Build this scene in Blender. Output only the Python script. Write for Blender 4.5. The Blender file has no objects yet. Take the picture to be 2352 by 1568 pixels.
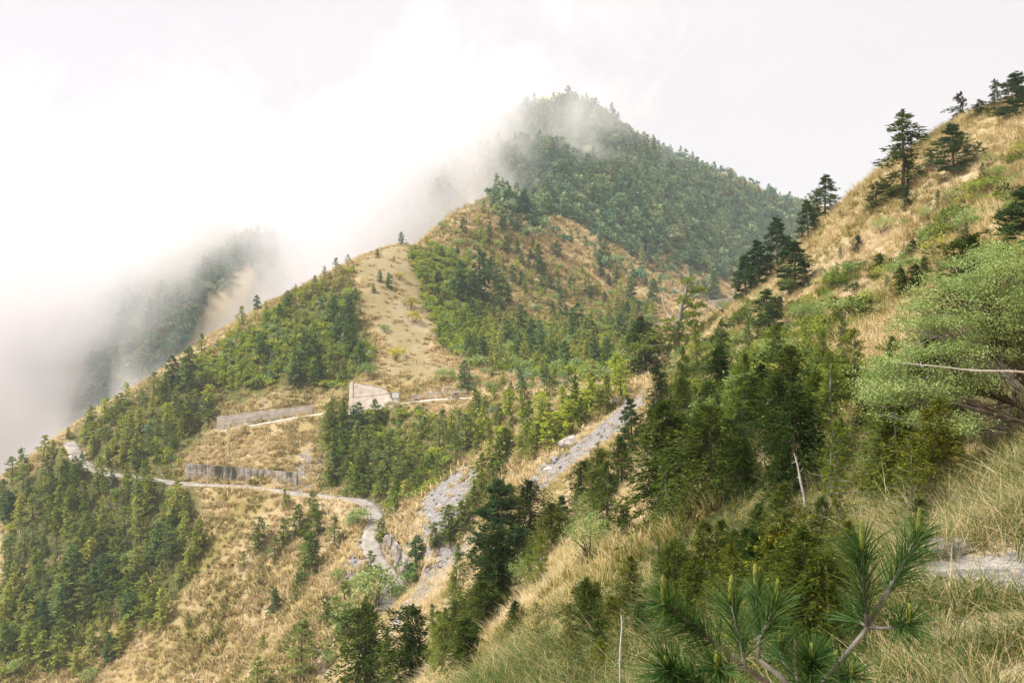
import bpy, math, random
import numpy as np

# ------------------------------------------------------------------ camera, sky, sun, exposure
scene = bpy.context.scene
col = scene.collection
W, HP = 2352.0, 1568.0           # layout units of the photograph
F, CX, CY = 1957.0, 1176.0, 700.0  # focal length, centre column, horizon row in those units
cam_data = bpy.data.cameras.new('camera')
cam = bpy.data.objects.new('camera', cam_data); col.objects.link(cam)
cam.location = (0, 0, 0); cam.rotation_euler = (math.pi/2, 0, 0)
cam_data.sensor_width = 36.0; cam_data.lens = 36.0*F/W
cam_data.shift_y = -(HP/2-CY)/W
cam_data.clip_start = 0.05; cam_data.clip_end = 6000
scene.camera = cam

SUN_AZ, SUN_EL = math.radians(-105), math.radians(56)   # azimuth from the view axis, negative = left
world = bpy.data.worlds.new('World'); scene.world = world; world.use_nodes = True
wt = world.node_tree; wt.nodes.clear()
def wn(t, **kw):
    n = wt.nodes.new(t)
    for k, v in kw.items(): setattr(n, k, v)
    return n
out = wn('ShaderNodeOutputWorld'); bg = wn('ShaderNodeBackground'); bg2 = wn('ShaderNodeBackground')
sky = wn('ShaderNodeTexSky', sky_type='NISHITA', sun_disc=False)
sky.sun_elevation = SUN_EL; sky.sun_rotation = SUN_AZ; sky.dust_density = 3.0; sky.altitude = 2500
bg.inputs['Strength'].default_value = 0.06
wt.links.new(sky.outputs[0], bg.inputs[0])
# closed cloud deck in front of that sky: pale, faintly mottled all round
tc = wn('ShaderNodeTexCoord'); mp = wn('ShaderNodeMapping'); mp.inputs['Scale'].default_value = (1, 1, 2.2)
no = wn('ShaderNodeTexNoise'); no.inputs['Scale'].default_value = 2.3; no.inputs['Detail'].default_value = 5; no.inputs['Roughness'].default_value = 0.5
cr = wn('ShaderNodeValToRGB')
cr.color_ramp.elements[0].position = 0.30; cr.color_ramp.elements[0].color = (0.93, 0.84, 0.855, 1)
cr.color_ramp.elements[1].position = 0.68; cr.color_ramp.elements[1].color = (1.0, 0.918, 0.928, 1)
wt.links.new(tc.outputs['Generated'], mp.inputs[0]); wt.links.new(mp.outputs[0], no.inputs['Vector'])
wt.links.new(no.outputs['Fac'], cr.inputs[0]); wt.links.new(cr.outputs[0], bg2.inputs[0])
bg2.inputs['Strength'].default_value = 0.312
mx = wn('ShaderNodeMixShader'); mx.inputs[0].default_value = 0.96
wt.links.new(bg.outputs[0], mx.inputs[1]); wt.links.new(bg2.outputs[0], mx.inputs[2]); wt.links.new(mx.outputs[0], out.inputs['Surface'])

sd = bpy.data.lights.new('sun', 'SUN'); sun = bpy.data.objects.new('sun', sd); col.objects.link(sun)
sd.energy = 2.3; sd.angle = math.radians(9); sd.color = (1.0, 0.975, 0.95)
from mathutils import Vector
sv = Vector((math.sin(SUN_AZ)*math.cos(SUN_EL), math.cos(SUN_AZ)*math.cos(SUN_EL), math.sin(SUN_EL)))
sun.rotation_euler = (-sv).to_track_quat('-Z', 'Y').to_euler()

vs = scene.view_settings
vs.view_transform = 'Standard'; vs.look = 'None'; vs.exposure = 1.66; vs.gamma = 1.0; vs.use_curve_mapping = False
scene.render.engine = 'CYCLES'
cy = scene.cycles
cy.use_denoising = True
cy.max_bounces = 16; cy.diffuse_bounces = 3; cy.glossy_bounces = 2; cy.transmission_bounces = 3; cy.transparent_max_bounces = 8; cy.volume_bounces = 14
cy.use_adaptive_sampling = True; cy.adaptive_threshold = 0.02
cy.caustics_reflective = False; cy.caustics_refractive = False

rng = np.random.default_rng(7)

# ------------------------------------------------------------------ terrain heights
def un(px, py, d):                        # photograph row/column and distance -> world point
    return ((px-CX)/F*d, d, (CY-py)/F*d)
def unl(L): return np.array([un(*p) for p in L], float)

class TPS:                                # smooth surface through scattered spot heights
    def __init__(s, P, lam=0.5):
        P = np.asarray(P, float); s.c = P[:, :2]/50.0; n = len(P)
        K = s.k(s.c, s.c) + lam*1e-3*np.eye(n)
        M = np.zeros((n+3, n+3)); M[:n, :n] = K; M[:n, n] = 1; M[:n, n+1:] = s.c
        M[n, :n] = 1; M[n+1:, :n] = s.c.T
        s.w = np.linalg.solve(M, np.concatenate([P[:, 2], np.zeros(3)]))
    @staticmethod
    def k(a, b):
        r2 = ((a[:, None, :]-b[None])**2).sum(-1)
        return 0.5*r2*np.log(r2+1e-9)
    def __call__(s, x, y):
        q = np.stack([x, y], -1).reshape(-1, 2)/50.0
        o = np.empty(len(q)); n = len(s.c)
        for i in range(0, len(q), 60000):
            b = q[i:i+60000]
            o[i:i+60000] = s.k(b, s.c) @ s.w[:n] + s.w[n] + b @ s.w[n+1:]
        return o.reshape(np.shape(x))

def hash2(ix, iy, seed):
    h = (ix.astype(np.int64)*374761393 + iy.astype(np.int64)*668265263 + seed*1274126177) & 0xffffffff
    h = ((h ^ (h >> 13))*1274126177) & 0xffffffff
    return ((h ^ (h >> 16)) & 0xffff)/65535.0
def vnoise(x, y, seed=0):
    ix = np.floor(x); iy = np.floor(y); fx = x-ix; fy = y-iy
    fx = fx*fx*(3-2*fx); fy = fy*fy*(3-2*fy)
    a = hash2(ix, iy, seed); b = hash2(ix+1, iy, seed); c = hash2(ix, iy+1, seed); d = hash2(ix+1, iy+1, seed)
    return (a*(1-fx)+b*fx)*(1-fy)+(c*(1-fx)+d*fx)*fy
def fbm(x, y, wl, octv=4, seed=0):
    s = 0; a = 1; t = 0
    for o in range(octv):
        s = s + a*(vnoise(x/wl+17.3*o, y/wl-9.1*o, seed+o)-0.5); t += a; a *= 0.5; wl *= 0.5
    return 2*s/t

# near hillside (A): spot heights
ridgeA = unl([(2480,150,98),(2352,215,100),(2250,262,106),(2100,395,112),(2020,445,114),(1940,490,116),(1860,545,116),(1800,590,116),(1700,690,116),(1620,765,114),(1480,905,108),
              (1330,1020,101),(1200,1130,95),(1060,1265,90),(930,1400,85),(790,1568,77),(700,1700,72)])
A = [tuple(p) for p in ridgeA]
A += [(p[0]-10, p[1]+18, p[2]-15) for p in ridgeA] + [(p[0]-18, p[1]+45, p[2]-42) for p in ridgeA]
A += [tuple(p) for p in unl([(1250,1250,62),(1150,1400,60),(1000,1568,54),(1400,1150,62),(1550,1000,64),(1700,850,70),(1900,700,74),(2100,600,72),
      (2000,850,42),(2250,700,45),(2200,500,72),(2352,450,56),(2352,700,32),(1650,1150,30),(1900,1100,24),(2100,1180,14.5),(2200,1000,18),(2352,1000,14),(2300,850,20),
      (2300,1185,9.3),(2352,1300,6.6),(2240,1300,6.6),(2190,1262,7.3),(2352,1390,5.5),
      (1490,1300,14),(1100,1568,10.5),(1300,1425,12.2),(1850,1200,13),(1700,1240,13.6),
      (1900,1568,5.2),(1500,1568,6.8),(2200,1520,4.6),(2000,1350,8),(1700,1400,9.6),(1750,880,50),(1500,1080,55)])]
A += [(0,0,-1.75),(1.0,2.3,-2.1),(4.5,2,-1.5),(7,4,-.6),(-3,2,-3.6),(-6,6,-7.5),(-3,20,-10.5),(-5,35,-18),(1.5,22,-10),(5.0,19,-6.6),(4.0,28,-9.6),
      (10,-20,3),(-20,-20,-14),(40,-20,18),(-10,-60,-6),(90,60,40),(120,100,55),(-30,10,-30),(-40,50,-55),(25,10,6),(45,30,15),(70,20,36)]
# big slope across the gully and the mountain (B)
ridgeL = unl([(-200,1260,200),(0,1112,206),(150,1002,213),(280,915,220),(400,838,228),(480,780,234),(580,722,241),(720,645,251),(820,592,263),(920,557,276),(1050,492,316),(1130,444,352),(1190,330,470)])
ridgeR = unl([(1330,222,620),(1400,268,625),(1500,336,645),(1600,372,660),(1700,410,680),(1860,466,720),(2000,530,745),(2200,600,760)])
B = [tuple(p) for p in ridgeL] + [(p[0]-22, p[1]+26, p[2]-24) for p in ridgeL[:-1]] + [(p[0]-50, p[1]+60, p[2]-60) for p in ridgeL[:-1]]
B += [tuple(p) for p in ridgeR] + [(p[0]+15, p[1]+90, p[2]-60) for p in ridgeR] + [(p[0]+20, p[1]+300, p[2]-200) for p in ridgeR[::2]]
B += [tuple(p) for p in unl([(1480,914,111),(1400,905,132),(1300,950,138),(1330,1030,106),(1200,1140,100),(1170,1065,118),(1070,1078,142),(980,1222,124),(900,1228,134),(1060,1290,118),(930,1420,112),(790,1568,108),
      (690,1128,169),(800,1145,160),(845,1165,153),(855,1200,146),(848,1250,138),(890,1310,127),(905,1340,123),
      (680,1118,171),(420,1107,178),(230,1080,187),(170,1045,193),(600,1085,173),(600,1040,184),
      (600,1300,153),(560,1568,130),(760,1350,132),(700,1450,124),(640,1540,118),(200,1450,160),(0,1568,152),(0,1300,181),(400,1300,162),
      (500,990,198),(720,950,196),(850,944,191),(930,924,187),(1070,920,183),(650,905,207),(600,850,216),(860,850,208),(750,760,225),(930,760,226),(900,660,246),
      (811,878,197.5),(884,890,197),(850,876,200),(500,958,203.0),(610,946,202),(718,935,201),(423,1079,183),(550,1087,180),(680,1098,176.3),(1000,880,196),(1200,880,190),(1350,872,178),(1450,860,152),(1050,700,256),(1100,560,305),(1250,650,305),(1200,780,245),(1400,780,238),(1400,650,335),(1550,705,335),
      (1640,706,400),(1600,620,425),(1720,640,470),(1400,520,405),(1250,470,405),(1500,420,510),(1300,350,510),(1230,280,560),(1650,520,560),(1800,560,610),(1950,600,640)])]
B += [(40,90,-45),(0,55,-60),(60,50,-50),(-60,80,-80),(0,0,-95),(150,150,-40),(150,300,-25),(-160,80,-95),(-260,150,-90),(300,500,20)]
# ridge standing in the cloud on the left (C)
Cc = [tuple(p) for p in unl([(600,535,600),(450,560,550),(540,615,520),(400,700,480),(330,850,452),(620,700,505),(650,800,500),(200,950,445),(100,800,530),(0,740,610),(0,1000,470),(300,570,640),(900,530,680),(1050,490,690),
      (800,590,590),(-200,1000,480),(-300,740,620),(750,700,520)])]
Cc += [(-400,900,-80),(0,1000,-80),(-200,300,-140),(-60,420,-60),(60,560,-60),(200,800,-120),(-350,300,-160),(0,100,-260),(300,500,-200),(-200,800,-60),(-500,650,-80)]
tA, tB, tC = TPS(A), TPS(B), TPS(Cc)

th_in = np.radians(np.arange(-36, 36.001, 0.135))
th_out = np.radians(np.concatenate([np.arange(37.5, 60, 1.5), np.arange(60, 180.1, 5)]))
TH = np.concatenate([-th_out[::-1], th_in, th_out])
RR = np.exp(np.arange(math.log(0.5), math.log(1250), 0.0135))
N_OUT = len(th_out)
GX = np.sin(TH)[:, None]*RR[None]; GY = np.cos(TH)[:, None]*RR[None]
def relief(x, y):
    r = np.hypot(x, y); a = np.clip(r/160, 0, 1)
    return (a*2.6*fbm(x, y, 38, 4, 3) + np.clip(r/40, .0, 1)*0.55*fbm(x, y, 7.5, 3, 11) + 0.10*np.clip(r/6, 0, 1)*fbm(x, y, 1.4, 2, 23))
za = tA(GX, GY); zb = tB(GX, GY); zc = tC(GX, GY)
yc = GY < -5
zb = np.where(yc, np.minimum(zb, za-20), zb); zc = np.where(yc | (GX > 120), np.minimum(zc, za-30), zc)
SRC = np.argmax(np.stack([za, zb, zc]), 0)
k = 1.2
m = np.maximum(np.maximum(za, zb), zc)
GZ = m + k*np.log(np.exp((za-m)/k)+np.exp((zb-m)/k)+np.exp((zc-m)/k))
GZ = GZ - k*np.clip(np.log(np.exp((za-m)/k)+np.exp((zb-m)/k)+np.exp((zc-m)/k)), 0, None)*np.clip(1-np.hypot(GX, GY)/30, 0, 1)
GZ = np.maximum(GZ + relief(GX, GY), -420)
_r = np.hypot(GX, GY); _td = np.min([np.hypot(GX-a, GY-b) for a, b in ((5.3,3.0),(4.95,3.9),(4.6,4.5),(4.3,5.1),(4.0,5.6),(3.85,6.1),(3.76,6.7),(3.84,7.2),(4.8,7.0),(5.0,6.0))], 0)
GZ = GZ - 0.42*np.clip((_td-1.0)/1.6, 0, 1)*np.clip((_r-3.5)/3, 0, 1)*np.clip((30-_r)/12, 0, 1)   # the grass stands above the soil

def seg_dist(x, y, P):                    # distance to polyline and height along it (9e9 when far away)
    x = np.asarray(x, float); y = np.asarray(y, float); P = np.asarray(P); out_d = np.full(x.shape, 9e9); out_z = np.zeros(x.shape)
    q = (x > P[:, 0].min()-9) & (x < P[:, 0].max()+9) & (y > P[:, 1].min()-9) & (y < P[:, 1].max()+9)
    if not q.any(): return out_d, out_z
    xs, ys = x[q], y[q]; best = np.full(xs.shape, 9e9); bz = np.zeros(xs.shape); step = 2 if len(P) > 60 else 1
    P = np.vstack([P[:-1:step], P[-1:]])
    for i in range(len(P)-1):
        a, b = P[i], P[i+1]; d = b[:2]-a[:2]; L2 = (d**2).sum()+1e-9
        t = np.clip(((xs-a[0])*d[0]+(ys-a[1])*d[1])/L2, 0, 1)
        ds = np.hypot(xs-a[0]-t*d[0], ys-a[1]-t*d[1]); w = ds < best
        best = np.where(w, ds, best); bz = np.where(w, a[2]+t*(b[2]-a[2]), bz)
    out_d[q] = best; out_z[q] = bz; return out_d, out_z
def smooth_line(P, n=14):                 # Catmull-Rom
    P = np.asarray(P, float); Q = np.vstack([2*P[0]-P[1], P, 2*P[-1]-P[-2]]); o = []
    for i in range(1, len(Q)-2):
        p0, p1, p2, p3 = Q[i-1:i+3]
        for t in np.linspace(0, 1, n, endpoint=False):
            o.append(0.5*((2*p1)+(-p0+p2)*t+(2*p0-5*p1+4*p2-p3)*t*t+(-p0+3*p1-3*p2+p3)*t**3))
    o.append(Q[-2]); return np.array(o)
ROADS = {
 'lower': (smooth_line(unl([(158,1014,200),(168,1028,196),(182,1056,190),(240,1085,186),(330,1098,182),(420,1110,177),(560,1118,173),(690,1134,168),(780,1143,161),(830,1150,155),(856,1172,150),(862,1200,144),(852,1240,138),(862,1280,131),(892,1316,126),(906,1345,122),(880,1400,116)])), 1.5, 2.2),
 'upper': (smooth_line(unl([(440,1002,201),(500,990,198),(600,973,196.5),(720,952,195),(800,950,192),(850,943,190),(905,930,187),(960,921,184.5),(1020,916,183),(1070,914,182),(1130,910,180)])), 1.6, 2.0),
 'far': (smooth_line(unl([(1590,712,400),(1640,709,400),(1690,703,405),(1750,695,412)])), 2.2, 3.0),
 'trail': (smooth_line([(5.6,2.6,-1.75),(4.95,3.9,-1.86),(4.3,5.1,-1.96),(3.87,6.1,-2.08),(3.80,6.75,-2.16)]), 0.46, 0.35),
}
for nm, (P, hw, bank) in ROADS.items():
    dd, bz = seg_dist(GX, GY, P)
    ex = 1.0 if nm != 'trail' else 0.05
    t = np.clip((dd-hw-ex)/bank, 0, 1); t = t*t*(3-2*t)
    drop = 0.14 if nm != 'trail' else 0.03
    GZ = np.where(dd < hw+ex+bank, (bz-drop)*(1-t)+GZ*t, GZ)

def _ti(th): return np.interp(th, TH, np.arange(len(TH)))
LR = np.log(RR)
def Hz(x, y):
    x = np.asarray(x, float); y = np.asarray(y, float)
    fi = np.clip(_ti(np.arctan2(x, y)), 0, len(TH)-1.001)
    fj = np.clip((np.log(np.hypot(x, y)+1e-6)-LR[0])/(LR[1]-LR[0]), 0, len(RR)-1.001)
    i = fi.astype(int); j = fj.astype(int); a = fi-i; b = fj-j
    return (GZ[i, j]*(1-a)+GZ[i+1, j]*a)*(1-b)+(GZ[i, j+1]*(1-a)+GZ[i+1, j+1]*a)*b
def srcat(x, y):
    fi = int(round(float(np.clip(_ti(math.atan2(x, y)), 0, len(TH)-1)))); fj = int(np.clip((math.log(math.hypot(x, y)+1e-6)-LR[0])/(LR[1]-LR[0]), 0, len(RR)-1))
    return SRC[fi, fj]
def hit(px, py, rmin=2.0):                # first ground point met by the line of sight
    tx = (px-CX)/F; th = math.atan(tx)
    sl = (CY-py)/F/math.sqrt(1+tx*tx)
    fi = min(max(N_OUT+(th-TH[N_OUT])/(TH[N_OUT+1]-TH[N_OUT]), 0), len(TH)-1.001); i = int(fi); a = fi-i
    z = GZ[i]*(1-a)+GZ[i+1]*a
    q = np.nonzero((z >= sl*RR) & (RR > rmin))[0]
    if len(q) == 0: return None
    j = q[0]
    if j == 0: return None
    d0 = sl*RR[j-1]-z[j-1]; d1 = sl*RR[j]-z[j]
    t = d0/(d0-d1+1e-12) if d0 > 0 else 1.0
    r = RR[j-1]+(RR[j]-RR[j-1])*min(max(t, 0), 1)
    return np.array([math.sin(th)*r, math.cos(th)*r, sl*r])
def pix(p): return (CX+F*p[0]/p[1], CY-F*p[2]/p[1])
def inpoly(x, y, P):
    if np.ndim(x) == 0:
        x = float(x); y = float(y); c = False; j = len(P)-1
        for i in range(len(P)):
            xi, yi = P[i][0], P[i][1]; xj, yj = P[j][0], P[j][1]
            if (yi > y) != (yj > y) and x < (xj-xi)*(y-yi)/(yj-yi+1e-12)+xi: c = not c
            j = i
        return c
    c = np.zeros(np.shape(x), bool); n = len(P); j = n-1
    for i in range(n):
        xi, yi = P[i][0], P[i][1]; xj, yj = P[j][0], P[j][1]
        c ^= ((yi > y) != (yj > y)) & (x < (xj-xi)*(y-yi)/(yj-yi+1e-12)+xi); j = i
    return c
def ground_poly(L, far=None):             # outline seen on the ground -> plan polygon
    o = []
    for i in range(len(L)):
        a, b = L[i], L[(i+1) % len(L)]
        for t in np.linspace(0, 1, 6, endpoint=False):
            p = hit(a[0]+(b[0]-a[0])*t, a[1]+(b[1]-a[1])*t)
            if p is not None and (far is None or far[0] < p[1] < far[1]): o.append(p)
    return np.array(o)
# ------------------------------------------------------------------ mesh and material helpers
def mk_mesh(name, V, Fc, mats=None, smooth=False, midx=None):
    me = bpy.data.meshes.new(name); V = np.ascontiguousarray(V, dtype=np.float32).reshape(-1, 3)
    if isinstance(Fc, np.ndarray):
        n, s = Fc.shape
        me.vertices.add(len(V)); me.vertices.foreach_set('co', V.ravel())
        me.loops.add(n*s); me.loops.foreach_set('vertex_index', Fc.astype(np.int32).ravel())
        me.polygons.add(n); me.polygons.foreach_set('loop_start', np.arange(0, n*s, s, dtype=np.int32))
        if midx is not None: me.polygons.foreach_set('material_index', np.asarray(midx, np.int32))
        if smooth: me.polygons.foreach_set('use_smooth', np.ones(n, bool))
        me.update(calc_edges=True)
    else:
        me.from_pydata([tuple(v) for v in V], [], Fc)
        if smooth:
            for p in me.polygons: p.use_smooth = True
        me.update()
    for mt in (mats or []): me.materials.append(mt)
    return me
def vattr(me, name, arr, dom='POINT'):
    a = me.attributes.new(name, 'FLOAT', dom); a.data.foreach_set('value', np.asarray(arr, np.float32).ravel())
def put(name, me, parent=None, loc=None, **props):
    o = bpy.data.objects.new(name, me); col.objects.link(o)
    if parent is not None: o.parent = parent
    if loc is not None: o.location = loc
    for kk, v in props.items(): o[kk] = v
    return o
def thing(name, label, category, loc=(0, 0, 0), rz=0.0, group=None, scale=1.0):
    o = bpy.data.objects.new(name, None); col.objects.link(o)
    o.empty_display_size = 0.3; o.location = loc; o.rotation_euler = (0, 0, rz); o.scale = (scale,)*3
    o['label'] = label; o['category'] = category
    if group: o['group'] = group
    return o

class NT:
    def __init__(s, name):
        s.m = bpy.data.materials.new(name); s.m.use_nodes = True; s.t = s.m.node_tree; s.t.nodes.clear()
        s.out = s.t.nodes.new('ShaderNodeOutputMaterial')
    def n(s, t, ins=None, **kw):
        nd = s.t.nodes.new(t)
        for k_, v in kw.items(): setattr(nd, k_, v)
        for k_, v in (ins or {}).items():
            if isinstance(v, bpy.types.NodeSocket): s.t.links.new(v, nd.inputs[k_])
            else: nd.inputs[k_].default_value = v
        return nd
    def math(s, op, a, b=0.0, clamp=False): 
        nd = s.n('ShaderNodeMath', {0: a, 1: b}, operation=op); nd.use_clamp = clamp; return nd.outputs[0]
    def noise(s, scale, detail=3.0, vec=None, rough=0.55, dist=0.0):
        nd = s.n('ShaderNodeTexNoise', {'Scale': scale, 'Detail': detail, 'Roughness': rough, 'Distortion': dist})
        if vec is not None: s.t.links.new(vec, nd.inputs['Vector'])
        return nd.outputs['Fac']
    def ramp(s, f, stops, interp='LINEAR'):
        nd = s.n('ShaderNodeValToRGB', {0: f}); e = nd.color_ramp.elements; nd.color_ramp.interpolation = interp
        e[0].position, e[0].color = stops[0][0], (*stops[0][1], 1); e[1].position, e[1].color = stops[-1][0], (*stops[-1][1], 1)
        for p, c in stops[1:-1]:
            x = e.new(p); x.color = (*c, 1)
        return nd.outputs[0]
    def mapr(s, f, a, b, c=0.0, d=1.0):
        return s.n('ShaderNodeMapRange', {0: f, 1: a, 2: b, 3: c, 4: d}).outputs[0]
    def mix(s, f, a, b, mode='MIX'):
        nd = s.t.nodes.new('ShaderNodeMix'); nd.data_type = 'RGBA'; nd.blend_type = mode
        for sock, v in ((nd.inputs[0], f), (nd.inputs[6], a), (nd.inputs[7], b)):
            if isinstance(v, bpy.types.NodeSocket): s.t.links.new(v, sock)
            else: sock.default_value = (*v, 1) if isinstance(v, tuple) and len(v) == 3 else v
        return nd.outputs[2]
    def pos(s): return s.n('ShaderNodeNewGeometry').outputs['Position']
    def attr(s, name): return s.n('ShaderNodeAttribute', attribute_name=name).outputs['Fac']
    def rand(s): return s.n('ShaderNodeObjectInfo').outputs['Random']
    def surf(s, color, rough=0.8, bump=None, bstr=0.4, bdist=0.1, trans=0.0, spec=0.3):
        b = s.n('ShaderNodeBsdfPrincipled', {'Base Color': color if isinstance(color, bpy.types.NodeSocket) else (*color, 1), 'Roughness': rough, 'Specular IOR Level': spec})
        if bump is not None:
            bp = s.n('ShaderNodeBump', {'Strength': bstr, 'Distance': bdist, 'Height': bump}); s.t.links.new(bp.outputs[0], b.inputs['Normal'])
        o = b.outputs[0]
        if trans > 0:
            tl = s.n('ShaderNodeBsdfTranslucent', {'Color': color if isinstance(color, bpy.types.NodeSocket) else (*color, 1)})
            mxs = s.n('ShaderNodeMixShader', {0: trans}); s.t.links.new(o, mxs.inputs[1]); s.t.links.new(tl.outputs[0], mxs.inputs[2]); o = mxs.outputs[0]
        s.t.links.new(o, s.out.inputs['Surface']); return s.m

# straw / olive patchwork shared by the ground and the grass that grows on it (field 'gf' is a map over the land)
STRAW = [(0.10, (0.095, 0.135, 0.025)), (0.24, (0.175, 0.185, 0.038)), (0.36, (0.31, 0.255, 0.070)), (0.48, (0.53, 0.40, 0.17)), (0.64, (0.65, 0.51, 0.27)), (0.85, (0.72, 0.60, 0.39))]
def land_field(x, y):
    f = 0.58 + np.where(np.hypot(x, y) > 115, 0.26, 0.40)*fbm(x, y, 26, 4, 41) + 0.20*fbm(x, y, 3.5, 2, 57)
    return f
def make_ground_mat():
    t = NT('ground'); p = t.pos()
    n1 = t.noise(1.1, 5, p, 0.68)
    gf = t.math('ADD', t.attr('gf'), t.math('MULTIPLY', t.math('SUBTRACT', n1, 0.5), 0.7))
    c = t.ramp(gf, [(q_, tuple(v*m_ for v, m_ in zip(c_, (.66, .66, .70)))) for q_, c_ in STRAW])
    c = t.mix(t.mapr(n1, 0.52, 0.62, 0.0, 0.55), c, (0.19, 0.135, 0.07))
    tf = t.mapr(t.math('ADD', t.attr('turf'), t.math('MULTIPLY', t.math('SUBTRACT', n1, 0.5), 1.6)), 0.3, 0.7)
    c = t.mix(tf, c, t.ramp(gf, [(0.25, (0.12, 0.125, 0.04)), (0.42, (0.235, 0.19, 0.085)), (0.6, (0.29, 0.232, 0.125)), (0.85, (0.36, 0.295, 0.195))]))
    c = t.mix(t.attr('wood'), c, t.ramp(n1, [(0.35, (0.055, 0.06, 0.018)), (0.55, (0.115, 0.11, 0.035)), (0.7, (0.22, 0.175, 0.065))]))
    sa = t.attr('scree')
    mp_ = t.n('ShaderNodeMapping', {'Vector': p, 'Rotation': (0.5, 0.6, 0.3), 'Scale': (1, 2.6, 2.6)}).outputs[0]
    s1 = t.noise(0.9, 5, mp_, 0.75)
    c_s = t.ramp(s1, [(0.28, (0.085, 0.080, 0.076)), (0.48, (0.225, 0.208, 0.192)), (0.60, (0.33, 0.30, 0.27)), (0.72, (0.45, 0.40, 0.345))])
    wob = t.math('MULTIPLY', t.math('SUBTRACT', n1, 0.5), 1.9)
    c = t.mix(t.mapr(t.math('ADD', sa, wob), 0.42, 0.55), c, c_s)
    c = t.mix(t.mapr(t.math('ADD', t.attr('earth'), wob), 0.45, 0.6), c, t.ramp(s1, [(0.3, (0.20, 0.15, 0.09)), (0.55, (0.36, 0.285, 0.195)), (0.75, (0.46, 0.39, 0.30))]))
    return t.surf(c, 0.95, s1, 0.8, 0.3, spec=0.1)
MAT_GROUND = make_ground_mat()

# ------------------------------------------------------------------ ground cover regions, outlined where they lie
SCREE = [
 [(1445,908),(1488,898),(1478,935),(1425,990),(1350,1042),(1275,1102),(1240,1140),(1188,1128),(1230,1082),(1300,1032),(1370,985),(1410,940)],
 [(1074,1072),(1066,1130),(1035,1180),(985,1240),(950,1228),(905,1240),(883,1232),(935,1180),(1000,1120)],
 [(1115,1212),(1065,1288),(1000,1352),(935,1430),(897,1472),(880,1455),(930,1385),(1010,1292),(1080,1225)],
 [(838,1228),(832,1270),(800,1330),(762,1368),(765,1345),(815,1262)],
 [(742,1045),(735,1090),(712,1135),(692,1122),(705,1070),(720,1045)],
 [(1680,600),(1710,600),(1700,650),(1675,645)],
]
EARTH = [
 [(555,912),(640,898),(712,903),(722,935),(600,945),(520,958),(510,940)],
 [(795,1478),(770,1568),(690,1568),(735,1505)],
 [(800,872),(905,884),(912,930),(860,948),(795,948)],
 [(1060,430),(1120,440),(1100,470),(1065,470)],
]
TURF = [[(822,605),(900,566),(1045,497),(1128,447),(1130,462),(1000,532),(932,572),(962,640),(992,760),(1012,868),(905,868),(872,785),(832,655)]]
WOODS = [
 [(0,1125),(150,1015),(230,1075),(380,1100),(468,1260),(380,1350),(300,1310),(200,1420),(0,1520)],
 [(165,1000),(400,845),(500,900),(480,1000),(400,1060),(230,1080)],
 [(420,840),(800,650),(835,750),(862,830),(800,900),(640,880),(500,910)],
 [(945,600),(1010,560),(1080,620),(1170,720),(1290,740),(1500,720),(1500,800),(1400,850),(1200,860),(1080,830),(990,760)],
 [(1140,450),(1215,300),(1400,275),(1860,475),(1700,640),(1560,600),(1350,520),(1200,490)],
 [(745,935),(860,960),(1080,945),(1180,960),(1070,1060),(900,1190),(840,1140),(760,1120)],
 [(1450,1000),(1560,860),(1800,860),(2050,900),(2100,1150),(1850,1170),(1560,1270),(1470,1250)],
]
GREEN = [ZG for ZG in ([(430,850),(560,745),(700,665),(810,620),(832,745),(860,830),(800,895),(640,885),(500,905)], [(940,590),(990,560),(1080,600),(1060,690),(1150,740),(1200,860),(1080,850),(1010,790),(985,720)], [(1180,735),(1300,750),(1500,700),(1490,850),(1380,870),(1200,870)], [(0,1125),(150,1015),(400,860),(480,900),(440,1010),(400,1100),(470,1260),(420,1350),(240,1400),(0,1568)], [(745,945),(1100,950),(1130,1000),(1040,1080),(900,1195),(760,1120)])]
def region(polys, blur=0.0, src=None):
    mk = np.zeros(GX.shape, np.float32); wv = np.clip((np.hypot(GX, GY)-90)/60, 0, 1)*6.5
    WX = GX+wv*fbm(GX, GY, 13, 3, 201); WY = GY+wv*fbm(GX, GY, 13, 3, 211)   # ragged borders
    for L in polys:
        P = ground_poly(L)
        if len(P) > 3: mk = np.maximum(mk, inpoly(WX, WY, P).astype(np.float32))
    return mk
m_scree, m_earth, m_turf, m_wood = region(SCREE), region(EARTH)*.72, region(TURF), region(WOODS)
for nm in ('lower', 'upper', 'far'):
    dd, _ = seg_dist(GX, GY, ROADS[nm][0]); m_earth = np.maximum(m_earth, np.clip(1-(dd-ROADS[nm][1]-0.6)/0.8, 0, 0.55))
dd, _ = seg_dist(GX, GY, ROADS['trail'][0]); m_scree = np.maximum(m_scree, np.clip(1-(dd-0.55)/0.2, 0, 1))
m_green = region(GREEN); _bare = region([[(500,620),(600,600),(560,700),(450,760),(380,850),(400,760),(470,690)]])
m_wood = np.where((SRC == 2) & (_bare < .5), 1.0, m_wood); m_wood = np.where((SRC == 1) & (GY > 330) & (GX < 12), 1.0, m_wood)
def soften(a, n=1):
    for _ in range(n):
        b = a.copy(); b[1:-1, 1:-1] = (a[1:-1, 1:-1]*2+a[:-2, 1:-1]+a[2:, 1:-1]+a[1:-1, :-2]+a[1:-1, 2:])/6; a = b
    return a
m_scree, m_earth, m_turf, m_wood, m_green = soften(m_scree, 4), soften(m_earth, 3), soften(m_turf, 3), soften(m_wood, 3), soften(m_green, 4)
def mask_at(mk, x, y):
    fi = np.clip(np.rint(_ti(np.arctan2(x, y))), 0, len(TH)-1).astype(int); fj = np.clip(np.rint((np.log(np.hypot(x, y)+1e-6)-LR[0])/(LR[1]-LR[0])), 0, len(RR)-1).astype(int)
    return mk[fi, fj]

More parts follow.
